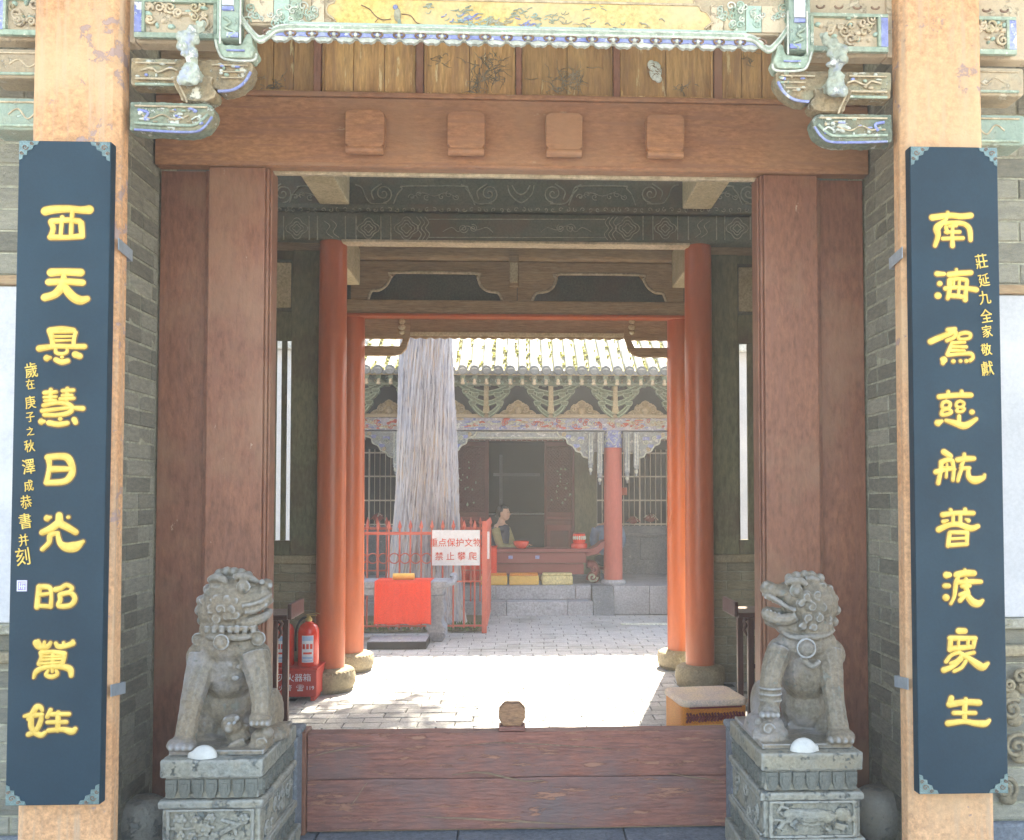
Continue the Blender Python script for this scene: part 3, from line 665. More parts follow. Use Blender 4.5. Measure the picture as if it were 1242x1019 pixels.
for (a, b_, w_, n, mi) in ((565, 27, 28, 34, 3), (600, 28, 22, 30, 1), (560, 13, 16, 14, 4), (650, 24, 14, 12, 3), (570, 22, 30, 16, 2), (625, 16, 14, 12, 4), (700, 29, 22, 12, 1), (635, 30, 10, 10, 2), (675, 20, 16, 8, 4), (720, 10, 20, 5, 4), (760, 30, 30, 7, 1), (520, 8, 14, 7, 4)):
    for k in range(n):
        x0c, y0c = a+random.gauss(0, w_*.5), min(max(b_+random.gauss(0, 3.5), 4), 33); an = random.uniform(-.9, .9)
        pl([(x0c, y0c), (x0c+4*cos(an), y0c-3*sin(an)), (x0c+random.uniform(4, 9), y0c-random.uniform(-3, 4))], random.uniform(.0012, .0028), mi)
tag(m.build('painted_landscape', [M['ring'], M['paint_line'], M['blue'], M['carv_green'], M['mint']], gate), kind='stuff')
# end fields of the beam: faded patches and scrolls
for s in (-1, 1):
    f = lambda px: 627+s*(627-px)
    m = MB(); random.seed(3)
    for (a, b_, c_, mi) in ((296, 325, 20, 0), (326, 345, 18, 1), (346, 360, 16, 2), (361, 372, 18, 3), (373, 388, 16, 0)):
        m.box(X(f(a), YA-.004), X(f(b_), YA-.004), YA-.006, YA-.0005, zC(34), zC(2), mi)
        for k in range(7):
            q = P(f(random.uniform(a+2, b_-2)), random.uniform(5, 31), YA-.008)
            m.tube(spiral(q.x, q.z, random.uniform(.010, .02), 1.2, YA-.009, k, 1), .0032, 5, random.choice((1, 2, 4)))
    m.build('painted_end_field', [M['carv_brown'], M['carv_green'], M['mint'], M['creamline'], M['white']], gate)
# moulded apron line: white, mint and cream ropes that dip at each end
wave = [(286, 18), (297, 36), (309, 50), (316, 54), (324, 50), (334, 42), (346, 39.5), (370, 39), (500, 39), (627, 39)]
def wavepts(dy, Y): 
    L_ = [Vector((X(a, Y, b), Y, Z(b+dy, Y))) for a, b in smooth_path(wave, 5)]
    left = [(-abs(q.x), Y, q.z) for q in L_]; return left+[(-x, y, z) for x, y, z in left[::-1]][1:]
m = MB()
for dy, r, mi, dY in ((-3.0, .0055, 0, 0), (-0.4, .0062, 2, -.004), (2.2, .0055, 1, -.004), (4.2, .0035, 2, 0)): m.tube(wavepts(dy, YA-.03+dY), r, 8, mi)
o = m.build('apron_moulding', [M['white'], M['white'], M['mint']], gate)
MB().box(-xA(340), xA(340), YA-.026, YA-.001, zC(43), zC(36)).build('apron_backing', M['carv_green'], gate)
# blue scalloped band with ring motifs
xs0, xs1 = -xA(322), xA(322); nm_ = 23; pw = (xs1-xs0)/nm_
poly = [(xs0, zC(43)), (xs1, zC(43))]
for i in range(nm_*12, -1, -1):
    x = xs0+(xs1-xs0)*i/(nm_*12); ph = (i % 12)/12*2*pi
    poly.append((x, zC(57.5)+.006*cos(ph)+.004*cos(2*ph)+.002*abs(sin(3*ph))))
bl = MB().prism(poly, YA-.024, YA-.006).build('scalloped_band', M['white'], gate)
for i in range(nm_):
    xa = xs0+pw*(i+.5)
    m = MB(); m.prism([(xa-pw*.47, zC(45.5)), (xa+pw*.47, zC(45.5)), (xa+pw*.38, zC(54.5)), (xa+pw*.12, zC(53)), (xa-pw*.12, zC(53)), (xa-pw*.38, zC(54.5))], YA-.029, YA-.0245)
    m.build('blue_field', M['blue'], bl)
for i in range(nm_+1):
    xa = xs0+pw*i; zc = zC(50.5)
    m = MB(); m.tube([(xa+.020*cos(t), YA-.032, zc+.011*sin(t)) for t in [pi*(-.15+1.3*k/10) for k in range(11)]], .0045, 6)
    m.ball((xa-.013, YA-.033, zc-.008), (.006, .004, .005), 0); m.ball((xa+.013, YA-.033, zc-.008), (.006, .004, .005), 0)
    m.ball((xa, YA-.033, zc-.002), (.007, .004, .008), 1)
    m.build('ring_motif', [M['ring'], M['white']], bl)

# carved bracket arms between column and beam, both sides, and their stubs beyond the columns
def arm(s, poly, y0, y1, mt, nm='bracket_arm', bev=.005, edge=True):
    pts = [(s*xA(a), zA(b_)) for a, b_ in poly]
    o = MB().prism(pts, y0, y1).build(nm, mt, gate, 0); rough(o, .0045, .009, .03, 14)
    return o
random.seed(21)
for s in (-1, 1):
    fx = lambda px, Y=YA-.02: s*xl(px, Y)
    a1 = arm(s, [(152, 128), (246, 129), (251, 130.5), (254, 134), (255, 140), (253.5, 147), (250, 153), (245, 158), (238, 162), (229, 164.5), (218, 165.5), (152, 163)], YA-.02, YA+.06, M['carv_green'])
    a2 = arm(s, [(152, 75), (296, 76), (301, 78), (302.5, 84), (301, 91), (297, 98), (292, 104), (286, 108.5), (279, 112), (271, 114.5), (263, 115), (258, 112), (252, 108), (152, 108)], YA-.015, YA+.06, M['carv_brown'])
    # raised rims and flaked scrolls on the arms
    m = MB()
    def rim(pts, r=.006, mi=0, Y=YA-.024): m.tube([(fx(a, Y), Y, Z(b_, Y, 330)) for a, b_ in smooth_path(pts, 4)], r, 6, mi)
    rim([(156, 131), (245, 131.5)], .004, 2); rim([(156, 152), (215, 154), (232, 152), (246, 140)], .006, 0); rim([(156, 160), (224, 162), (241, 156), (251, 143)], .005, 1)
    rim([(165, 142), (176, 146), (190, 141), (205, 147), (222, 142)], .003, 2); rim([(160, 136), (172, 139), (168, 147)], .006, 1); rim([(226, 147), (233, 143), (239, 147)], .004, 3)
    rim([(156, 79), (205, 79)], .0035, 2); rim([(156, 98), (212, 98)], .005, 2); rim([(156, 105), (208, 105)], .006, 0); rim([(258, 112), (276, 110), (290, 101), (298, 88)], .006, 1)
    rim([(163, 88), (176, 85), (184, 90), (198, 85), (208, 88)], .004, 2); rim([(250, 80), (294, 80)], .0035, 2); rim([(262, 88), (290, 88)], .003, 2); rim([(262, 95), (288, 95)], .003, 2)
    for k in range(46):
        low = random.random() < .5; px = random.uniform(158, 240) if low else random.choice((random.uniform(158, 205), random.uniform(256, 294))); py = random.uniform(136, 158) if low else random.uniform(82, 104)
        m.ball((fx(px), YA-.022, Z(py, YA-.022)), (random.uniform(.004, .014), .006, random.uniform(.003, .008)), random.choice((0, 2, 3, 3, 1)), u=7, v=4)
    tag(m.build('arm_carving', [M['mint'], M['blue'], M['creamline'], M['white']], a1), kind='stuff')
    # end scroll, little trapezoid blocks
    arm(s, [(205, 99), (255, 99), (253, 108), (260, 117), (257, 124), (249, 128), (217, 128), (212, 118), (207, 108)], YA-.035, YA+.05, M['carv_brown'], 'bearing_block', .008)
    arm(s, [(253, 46), (262, 46), (266, 60), (290, 60), (294, 46), (302, 46), (303, 58), (307, 66), (302, 76), (266, 76), (258, 66), (254, 54)], YA-.035, YA+.05, M['mint'], 'bearing_block', .008)
    m = MB(); rim([(254, 50), (258, 64), (267, 73), (300, 74), (305, 66)], .005, 0, YA-.04); rim([(268, 62), (290, 62)], .004, 1, YA-.04); rim([(210, 104), (217, 118), (220, 126)], .004, 2, YA-.04); tag(m.build('block_rim', [M['white'], M['blue'], M['creamline']], a2), kind='stuff')
    # upright carved hand and hanging post
    m = MB(); Yh = YA-.06
    hp = [((222, 102), .026), ((222, 90), .022), ((226, 76), .022), ((221, 62), .026), ((219, 50), .032), ((223, 42), .030)]
    pp = smooth_path([(fx(a, Yh), Yh, P(a, b_, Yh).z, r) for (a, b_), r in hp], 4); m.tube([p[:3] for p in pp], [p[3] for p in pp], 10, 0, flat=.8)
    for (a, b_, r, mi) in ((213, 46, .020, 1), (226, 37, .018, 2), (236, 36, .020, 1), (241, 30, .012, 3), (212, 58, .016, 0), (232, 52, .014, 3), (215, 98, .022, 0), (230, 98, .020, 0), (222, 84, .02, 2)):
        q = P(a, b_, Yh); m.ball((fx(a, Yh), Yh-.012, q.z), (r, r*.7, r*1.1), mi)
    for (a, b_, r) in ((216, 60, .018), (228, 66, .013), (238, 33, .014)):
        m.tube(spiral(fx(a, Yh), P(a, b_, Yh).z, r, 1.3, Yh-.028, 1, s), .005, 6, 1)
    m.box(fx(214, Yh), fx(236, Yh), Yh-.02, Yh+.05, Z(104, Yh), Z(92, Yh), 3)
    for k in range(22):
        q = P(random.uniform(212, 236), random.uniform(36, 98), Yh); m.ball((fx(225+(random.random()-.5)*20, Yh), Yh-.018, q.z), (random.uniform(.006, .014), .012, random.uniform(.006, .014)), random.choice((0, 3, 1, 0, 2)), u=7, v=5)
    o = m.build('carved_cloud_bracket', [M['handp'], M['handp'], M['blue'], M['mint']], gate, smoothall=True); rough(o, .0045, .006, .02)
    MB().box(fx(258), fx(286), YA-.05, YA+.02, zA(55), zA(-40)).build('hanging_post', M['carv_green'], gate, .006)
    m = MB(); m.box(fx(262, YA-.056), fx(276, YA-.056), YA-.060, YA-.051, Z(14, YA-.055), Z(-30, YA-.055), 0); m.box(fx(268, YA-.056), fx(282, YA-.056), YA-.060, YA-.051, Z(52, YA-.055), Z(47, YA-.055), 1)
    m.box(fx(262, YA-.056), fx(276, YA-.056), YA-.060, YA-.051, Z(20, YA-.055), Z(16, YA-.055), 1)
    rim([(264, 22), (272, 28), (265, 34), (278, 40), (270, 46)], .006, 2, YA-.055); rim([(259.5, 0), (259.5, 54)], .004, 3, YA-.052); rim([(284.5, 0), (284.5, 54)], .004, 3, YA-.052)
    m.build('post_ornament', [M['signwhite'], M['blue'], M['mint'], M['white']], gate)
    # carved panel beside the column, and one beyond it
    for (a, b_) in ((152, 255), (-20, 42)):
        bx = MB().box(fx(a), fx(b_), YA+.005, YA+.029, zA(48), zA(3)).build('carved_panel', M['carv_brown'], gate, .004)
        m = MB(); r_w = .010
        for (u, v, w_, z_) in ((a, b_, 3, 7), (a, b_, 44, 50)): m.box(fx(u), fx(v), YA-.012, YA+.0045, zA(z_), zA(w_), 0)
        m.box(fx(a), fx(a+9), YA-.0115, YA+.0045, zA(43.5), zA(7.5), 1); m.box(fx(a+9.5), fx(a+13), YA-.014, YA+.0045, zA(43.5), zA(7.5), 0)
        m.box(fx(b_-5), fx(b_-1), YA-.0115, YA+.0045, zA(43.5), zA(7.5), 0); m.build('panel_frame', [M['mint'], M['blue']], bx)
        m = MB()
        for k in range(13 if b_ > 100 else 8):
            px = random.uniform(a+17, b_-8); py = random.uniform(12, 40); r = random.uniform(.010, .026)
            m.tube(spiral(fx(px, YA), Z(py, YA), r, random.uniform(1, 1.6), YA-.004, random.uniform(0, 6), random.choice((-1, 1))), random.uniform(.004, .006), 6, random.choice((0, 1, 2)), flat=1.4)
        for k in range(18 if b_ > 100 else 10):
            px = random.uniform(a+15, b_-7); py = random.uniform(10, 42); m.ball((fx(px, YA), YA+.004, Z(py, YA)), (random.uniform(.006, .018), .014, random.uniform(.006, .012)), random.choice((0, 3)), u=8, v=5)
        tag(m.build('carved_scroll', [M['carv_brown'], M['creamline'], M['palebeam'], M['carv_green']], bx), kind='stuff')
        m = MB()
        for k in range(4 if b_ > 100 else 2):
            q = a+18+k*24; m = MB(); m.tube([(fx(q+5*cos(t), YA-.012), YA-.014, Z(-1-3*sin(t), YA-.012)) for t in [pi+pi*i/8 for i in range(9)]], .0045, 6); m.build('ring_motif', M['ring'], bx)
    for (y0_, y1_, mt) in ((66, 101, 'carv_brown'), (125, 163, 'carv_green')):
        oo = MB().box(fx(-30), fx(44), YA-.01, YA+.12, zA(y1_), zA(y0_)).build('bracket_arm', M[mt], gate, .012, 3)
        m = MB(); rim([(-20, y0_+4), (40, y0_+4)], .004, 2, YA-.013); rim([(-20, y1_-6), (40, y1_-6)], .006, 0, YA-.013); rim([(0, (y0_+y1_)/2), (12, y0_+12), (24, y1_-14), (36, y0_+14)], .0035, 2, YA-.011)
        m.build('arm_carving', [M['mint'], M['blue'], M['creamline'], M['white']], oo)
    

# ------------------------------------------------------------------ couplet boards
YQ = 3.395
def clerk(chars_px, Yf, par):
    """each character: list of strokes in photo pixels with radii; carved as a domed gilded relief"""
    pass
def stroke_mesh(mb, pts, sc_r, Yf, grow, hgt, mi):
    sm = smooth_path(pts, 5) if len(pts) > 1 else [pts[0], (pts[0][0]+.01, pts[0][1], pts[0][2])]
    W = []
    for a, b_, r in sm: q = P(a, b_, Yf); W.append((q.x, q.z, (r+grow)*Yf/F))
    # rounded ends
    def cap(p, q, sgn):
        dx, dz = p[0]-q[0], p[1]-q[1]; l = math.hypot(dx, dz) or 1e-6; dx /= l; dz /= l; out = []
        for t in (.35, .65, .87, .98): out.append((p[0]+dx*p[2]*t, p[1]+dz*p[2]*t, p[2]*sqrt(max(1-t*t, .01))))
        return out
    W = cap(W[0], W[1], 1)[::-1]+W+cap(W[-1], W[-2], 1)
    n = 6; vs = []; k = len(W)
    for i, (x, z, r) in enumerate(W):
        a_, b2 = W[max(i-1, 0)], W[min(i+1, k-1)]; dx, dz = b2[0]-a_[0], b2[1]-a_[1]; l = math.hypot(dx, dz) or 1e-6; nx, nz = -dz/l, dx/l
        full = W[min(max(i, 4), k-5)][2]
        for j in range(n+1):
            t = -1+2*j/n; h = hgt*(max(1-t*t, 0))**.35*min(1, r/full)**.8
            vs.append((x+nx*r*t, Yf-h, z+nz*r*t))
    fs = [(i*(n+1)+j, i*(n+1)+j+1, (i+1)*(n+1)+j+1, (i+1)*(n+1)+j) for i in range(k-1) for j in range(n)]
    mb.add(vs, fs, mi, True)
ZK = 1/7.28
CH = {}
def C(name, ox, oy, *strokes): CH[name] = (ox, oy, strokes)
C('xi',30,240,((185,118,34),(250,105,32),(380,98,28),(500,108,28),(570,105,34)),((235,215,24),(252,275,20),(230,345,22)),((230,348,24),(370,350,20),(495,340,24)),((500,225,24),(508,340,22)),((240,208,24),(380,198,22),(480,208,24)),((333,175,18),(325,260,15),(318,340,15)),((425,110,17),(416,200,17),(410,340,17)))
C('tian',30,240,((235,660,32),(350,655,28),(495,660,30)),((215,745,27),(360,740,26),(510,750,26)),((345,690,20),(338,770,34),(270,850,30),(180,880,30)),((345,780,30),(420,870,34),(490,905,34),(550,893,24)))
C('jing',20,385,((300,118,26),(400,105,24),(500,118,24)),((300,125,26),(318,200,20),(320,260,20)),((525,135,15),(507,200,16),(508,260,16)),((330,130,14),(490,128,14)),((330,170,12),(500,168,9)),((330,207,13),(500,203,8)),((205,275,26),(350,256,20),(480,258,20),(600,258,22)),((348,280,13),(352,312,15),(400,324,15),(445,310,14),(450,278,12)),((272,360,26),(298,357,14)),((350,375,20),(400,395,22),(452,385,20)),((405,352,13),),((522,328,26),(558,343,24)))
C('hui',20,385,((252,667,18),(350,660,16)),((250,707,14),(352,702,13)),((255,738,14),(350,734,11)),((305,642,17),(305,740,15)),((412,650,17),(503,645,16)),((412,690,15),(490,688,13)),((392,720,17),(505,715,15)),((450,632,17),(446,730,15)),((245,778,19),(350,755,18),(450,765,20),(495,800,19),(462,843,20),(370,862,18),(252,862,18)),((232,826,19),(350,812,16),(470,800,16),(585,805,21)),((225,920,26),(243,920,15)),((290,932,22),(370,945,22),(448,935,20)),((388,897,16),),((512,905,22),(523,928,20)))
C('ri',20,540,((280,108,26),(380,98,25),(455,115,29),(494,200,25),(480,270,27),(420,322,24),(268,332,22)),((285,120,24),(292,200,18),(266,325,20)),((300,212,26),(480,210,20)))
C('guang',20,540,((275,645,26),(300,638,13)),((460,637,15),),((378,622,26),(380,690,32)),((370,690,30),(300,740,28),(232,770,24)),((380,690,30),(450,725,27),(522,768,24)),((365,776,16),(300,795,22),(288,860,19),(232,918,18)),((365,780,16),(385,862,22),(440,900,34),(520,895,38),(588,852,15)))
C('zhao',15,695,((240,125,24),(226,220,20),(220,300,22)),((242,122,22),(330,130,20),(346,200,14),(340,297,18)),((250,193,16),(340,180,14)),((222,288,16),(340,296,18)),((385,147,22),(430,135,20),(480,107,18),(530,135,16),(505,165,14)),((425,190,20),(515,176,20),(553,230,20),(510,287,20),(412,290,20),(424,240,18),(420,195,18)))
C('wan',15,695,((212,620,26),(240,650,26),(308,650,22),(338,617,15)),((230,602,15),(245,640,20)),((285,612,13),(280,645,16)),((385,622,15),(410,650,20),(480,642,20),(533,622,22)),((455,617,13),(455,640,15)),((535,605,15),(533,620,20)),((260,705,22),(360,698,18),(460,712,20)),((256,712,18),(262,745,18),(240,800,20)),((463,720,18),(455,760,18),(440,805,18)),((360,700,16),(355,870,13)),((255,738,10),(450,734,8)),((250,768,12),(450,755,11)),((245,800,12),(450,788,12)),((190,925,10),(215,868,20),(300,832,20),(430,827,22),(508,850,26),(520,905,18)),((318,862,13),(300,900,16),(350,917,18),(398,895,16),(390,862,13)))
C('xing',10,770,((303,670,13),(288,642,20),(252,640,24),(210,700,20),(185,740,20)),((147,718,13),(200,712,22),(300,705,16)),((205,722,22),(203,800,22),(222,850,20)),((293,702,16),(288,760,20),(248,842,20),(182,880,20)),((228,862,20),(290,885,22),(328,862,15)),((375,665,17),(347,722,18)),((370,700,18),(535,700,18)),((443,690,20),(438,840,20)),((350,772,16),(512,770,17)),((360,845,18),(480,835,20),(560,853,26),(592,832,18)))
C('nan',1110,245,((285,97,16),(270,150,18)),((150,138,26),(300,120,24),(400,128,24),(488,120,24)),((258,170,18),(193,230,30),(200,300,22),(174,385,18)),((260,190,18),(350,185,20),(430,195,20),(478,240,22),(487,335,18)),((270,225,16),(282,270,16)),((268,268,14),(388,266,16)),((242,325,16),(418,320,17)),((330,200,14),(326,300,16),(328,388,20)),((300,215,12),(360,212,12)))
C('hai',1110,245,((192,635,22),(250,637,17)),((215,722,22),),((200,828,28),),((300,642,24),(400,630,22),(488,625,22)),((362,600,13),(362,625,14)),((300,690,18),(380,680,18),(448,690,18)),((305,700,24),(298,800,20),(286,850,18)),((455,700,16),(445,800,18),(440,862,22)),((268,765,20),(370,755,18),(535,775,23)),((300,828,20),(380,832,20),(440,845,18)),((340,690,10),(336,760,10)),((388,690,13),(380,830,12)))
C('jia',1110,390,((350,65,15),(290,78,22)),((135,178,24),(210,145,24),(290,112,22),(352,92,20),(342,140,17),(280,168,17)),((388,112,16),(440,100,16),(484,112,16),(478,145,14),(425,158,14),(378,150,14),(385,115,14)),((322,190,15),(432,184,14)),((312,222,14),(448,225,14)),((302,256,14),(428,258,13)),((322,190,14),(282,290,16)),((285,297,15),(400,288,14),(488,285,18),(508,320,15),(482,345,16)),((250,342,30),(243,368,17)),((335,352,18),),((398,350,15),),((450,350,17),))
C('ci',1110,390,((212,665,22),(350,652,22),(488,650,22)),((290,622,16),(290,650,18)),((408,620,17),(408,650,17)),((272,705,15),(308,725,15),(290,765,15),(238,760,15),(242,720,15),(272,705,15)),((238,785,15),(232,822,16),(280,820,16),(318,800,15),(290,775,14),(238,785,14)),((395,702,13),(428,722,13),(410,755,13),(362,750,13),(368,715,13),(395,702,13)),((372,772,13),(367,795,13),(410,795,13),(433,770,13),(400,760,12)),((200,895,28),(232,880,14)),((272,875,16),(360,900,26),(440,920,28),(535,862,17)),((385,838,17),(385,880,17)),((500,800,22),))
C('hang',1115,540,((217,60,24),(270,95,22)),((195,150,22),(255,128,20),(290,140,18)),((192,160,20),(187,230,18),(165,333,19)),((290,140,18),(302,220,16),(295,308,15)),((147,237,22),(230,215,18),(310,213,13)),((242,170,10),(240,215,12),(235,283,12)),((200,195,7),(290,192,7)),((395,82,15),(395,110,18)),((337,130,22),(420,120,24),(478,118,20)),((385,150,14),(370,183,17)),((368,205,18),(438,203,16)),((375,200,16),(350,270,17),(338,313,15)),((430,205,16),(436,280,22),(490,310,32),(558,290,22),(574,265,13)))
C('pu',1115,540,((275,575,17),(280,600,17)),((403,570,18),(400,600,18)),((207,615,23),(330,600,20),(473,600,20)),((297,620,14),(297,700,16)),((360,620,16),(360,700,16)),((212,675,18),(245,665,11)),((430,665,19),(410,655,10)),((172,745,25),(260,705,22),(350,700,22),(450,735,25),(513,717,20)),((270,770,16),(418,770,18)),((265,780,18),(252,888,18)),((420,775,18),(418,868,16)),((270,828,12),(410,820,12)),((257,885,18),(418,873,17)))
C('du',1115,685,((240,92,28),(260,90,23)),((226,187,21),(254,187,21)),((235,290,28),),((330,90,27),(400,75,28),(478,75,25)),((400,48,15),(400,75,18)),((340,110,16),(322,170,20),(307,280,15),(277,343,13)),((350,155,20),(450,150,22),(540,150,18)),((378,190,18),(438,185,18)),((410,130,18),(410,200,22),(430,250,18)),((357,265,16),(420,240,16)),((400,270,18),(360,315,20)),((420,270,24),(470,330,30),(520,343,28),(556,317,14)))
C('zhong',1115,685,((348,585,25),(398,585,24)),((272,650,22),(490,650,20)),((275,660,20),(270,750,22)),((488,655,20),(475,728,16)),((277,742,24),(450,727,20)),((345,660,12),(342,735,12)),((430,660,14),(425,730,14)),((350,772,17),(280,800,16),(236,855,17)),((385,795,17),(330,848,15),(275,870,14)),((370,835,16),(290,900,20),(217,930,24)),((408,852,16),(370,908,15),(307,940,14)),((370,790,22),(440,830,22),(510,880,30),(560,903,29),(602,872,15)),((410,792,16),(478,776,17)))
C('sheng',1120,770,((245,560,23),(232,610,24)),((230,615,26),(370,595,24),(488,600,26)),((372,570,17),(370,595,18)),((365,600,22),(362,760,20)),((267,690,18),(453,690,18)),((217,782,25),(360,765,20),(450,780,24),(540,785,27),(578,757,15)))
def text_mesh(txt, size, ext, bold=0, align='CENTER'):
    cu = bpy.data.curves.new('t', 'FONT'); cu.body = txt; cu.size = size; cu.extrude = ext; cu.offset = bold; cu.align_x = align; cu.resolution_u = 3
    o = bpy.data.objects.new('t', cu); COL.objects.link(o); bpy.context.view_layer.update()
    me = bpy.data.meshes.new_from_object(o.evaluated_get(bpy.context.evaluated_depsgraph_get()))
    bpy.data.objects.remove(o); bpy.data.curves.remove(cu); return me
def put_text(name, txt, px, py, Y, hpx, mt, par, ext=.002, bold=0, wid=1.0, rot=0):
    """upright lettering facing -y, centred on a photo pixel, hpx tall"""
    s_ = hpx*Y/F; me = text_mesh(txt, s_*1.08, ext, bold*s_); me.materials.clear(); me.materials.append(mt)
    co = [v.co for v in me.vertices]
    if not co: return None
    cx = (min(c.x for c in co)+max(c.x for c in co))/2; cy = (min(c.y for c in co)+max(c.y for c in co))/2
    me.transform(Matrix.Rotation(pi/2, 4, 'X') @ Matrix.Rotation(rot, 4, 'Z') @ Matrix.Diagonal((wid, 1, 1, 1)) @ Matrix.Translation((-cx, -cy, 0)))
    q = P(px, py, Y); return place(name, me, par, (q.x, Y-ext, q.z))
BD = {}
for s, (a0, a1, yt, b0, b1, yb_) in ((-1, (23, 137, 171, 6, 119, 977)), (1, (1099, 1205, 178, 1119, 1228, 963))):
    if s < 0: lab = 'dark blue couplet board on the left front column, with small signature line and violet seal'
    else: lab = 'dark blue couplet board on the right front column, without a seal'
    bd = thing('couplet_board', lab, 'couplet board', 'pair of couplet boards')
    x0 = (X(a0, YQ, yt)+X(b0, YQ, yb_))/2; x1 = (X(a1, YQ, yt)+X(b1, YQ, yb_))/2; z1 = Z(yt, YQ, (a0+a1)/2); z0 = Z(yb_, YQ, (b0+b1)/2)
    print('board', s, x0, x1, z0, z1)
    MB().box(x0, x1, YQ, YQ+.045, z0, z1).build('board', M['navy'], bd, .004)
    BD[s] = bd
    for cxn, czn in ((x0, z1), (x1, z1), (x0, z0), (x1, z0)):
        sx = 1 if cxn == x0 else -1; sz = 1 if czn == z0 else -1; r = .072
        pl_ = [(0, 0), (1, 0), (.93, .18), (.72, .22), (.66, .42), (.42, .5), (.40, .72), (.2, .74), (.17, .93), (0, 1)]
        ins = .003
        o = MB().prism([(cxn+sx*(ins+r*a), czn+sz*(ins+r*b_)) for a, b_ in pl_], YQ-.003, YQ-.0005).build('corner_mount', M['corner'], bd)
        m = MB()
        for (a, b_, rr) in ((.62, .12, .10), (.3, .32, .16), (.12, .62, .10)): m.tube(spiral(cxn+sx*(ins+r*a), czn+sz*(ins+r*b_), r*rr, 1.2, YQ-.004, 0, sx*sz), .0018, 5)
        m.build('engraving', M['ring'], o)
names = ['xi', 'tian', 'jing', 'hui', 'ri', 'guang', 'zhao', 'wan', 'xing'], ['nan', 'hai', 'jia', 'ci', 'hang', 'pu', 'du', 'zhong', 'sheng']
for s, nl in ((-1, names[0]), (1, names[1])):
    for nme in nl:
        ox, oy, strokes = CH[nme]; mb = MB()
        for sk in strokes:
            pts = [(ox+a*ZK, oy+b_*ZK, r*ZK) for a, b_, r in sk]
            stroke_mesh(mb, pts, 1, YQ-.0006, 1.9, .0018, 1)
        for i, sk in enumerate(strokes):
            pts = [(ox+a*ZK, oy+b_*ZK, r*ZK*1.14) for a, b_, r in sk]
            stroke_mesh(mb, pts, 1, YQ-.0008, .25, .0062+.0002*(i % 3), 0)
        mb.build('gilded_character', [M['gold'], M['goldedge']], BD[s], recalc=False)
for i, (t, px, py, h) in enumerate((('歲', 38, 449, 19), ('在', 37, 466, 13), ('庚', 37, 488, 16), ('子', 37, 506, 13), ('之', 37, 523, 11), ('秋', 36, 541, 15), ('澤', 35, 566, 19), ('成', 35, 589, 14), ('恭', 32, 609, 17), ('書', 31, 632, 19), ('并', 29, 655, 15), ('刻', 28, 675, 22))):
    put_text('small_character', t, px, py, YQ-.001, h*.95, M['gold'], BD[-1], .0015, .004, .80, .16)
for t, px, py, h in (('莊', 1190, 317, 19), ('延', 1193, 340, 17), ('九', 1194, 361, 18), ('全', 1196, 383, 18), ('家', 1197, 402, 16), ('敬', 1196, 424, 16), ('獻', 1197, 447, 19)):
    put_text('small_character', t, px, py, YQ-.001, h*.95, M['gold'], BD[1], .0015, .004, .84, .16)
q0, q1 = P(21, 717, YQ), P(33, 704, YQ)
sq = MB(); 
for (u0, u1, v0, v1) in ((0, 1, 0, .09), (0, 1, .91, 1), (0, .09, .1, .9), (.91, 1, .1, .9), (.2, .3, .2, .8), (.4, .85, .72, .8), (.45, .55, .2, .65), (.65, .75, .15, .6), (.32, .85, .42, .5)):
    sq.box(q0.x+(q1.x-q0.x)*u0, q0.x+(q1.x-q0.x)*u1, YQ-.004, YQ-.0024, q0.z+(q1.z-q0.z)*v0, q0.z+(q1.z-q0.z)*v1, 1)
sq.box(q0.x-.001, q1.x+.001, YQ-.0022, YQ-.0005, q0.z-.001, q1.z+.001, 0)
sq.build('seal_mark', [M['seal'], M['signwhite']], BD[-1])
for s in (-1, 1):
    for (za, zb2, yy) in (((303, 310) if s < 0 else (299, 299)), ((838, 832) if s < 0 else (836, 836))) if 0 else ():
        pass
    for py in (303, 836):
        zz = Z(py, YC+.05, 150); b_ = MB(); xi2, xo2 = xi_-.006, xo_+.026; t = .003
        up = .007
        # band: inner side, back and outer side of the column, ends at the board
        b_.add([(s*xi2, YQ+.046, zz-.022+up), (s*xi2, YC+.115, zz-.022-up), (s*xi2, YC+.115, zz+.022-up), (s*xi2, YQ+.046, zz+.022+up),
                (s*(xi2-t), YQ+.046, zz-.022+up), (s*(xi2-t), YC+.115, zz-.022-up), (s*(xi2-t), YC+.115, zz+.022-up), (s*(xi2-t), YQ+.046, zz+.022+up)],
               [(0,1,2,3), (4,5,6,7), (0,1,5,4), (2,3,7,6), (0,3,7,4), (1,2,6,5)])
        b_.box(s*xi2, s*xo2, YC+.112, YC+.116, zz-.022-up, zz+.022-up)
        b_.box(s*xo2, s*(xo2+t), YQ+.046, YC+.116, zz-.022, zz+.022)
        b_.build('metal_strap', M['strap'], BD[s])

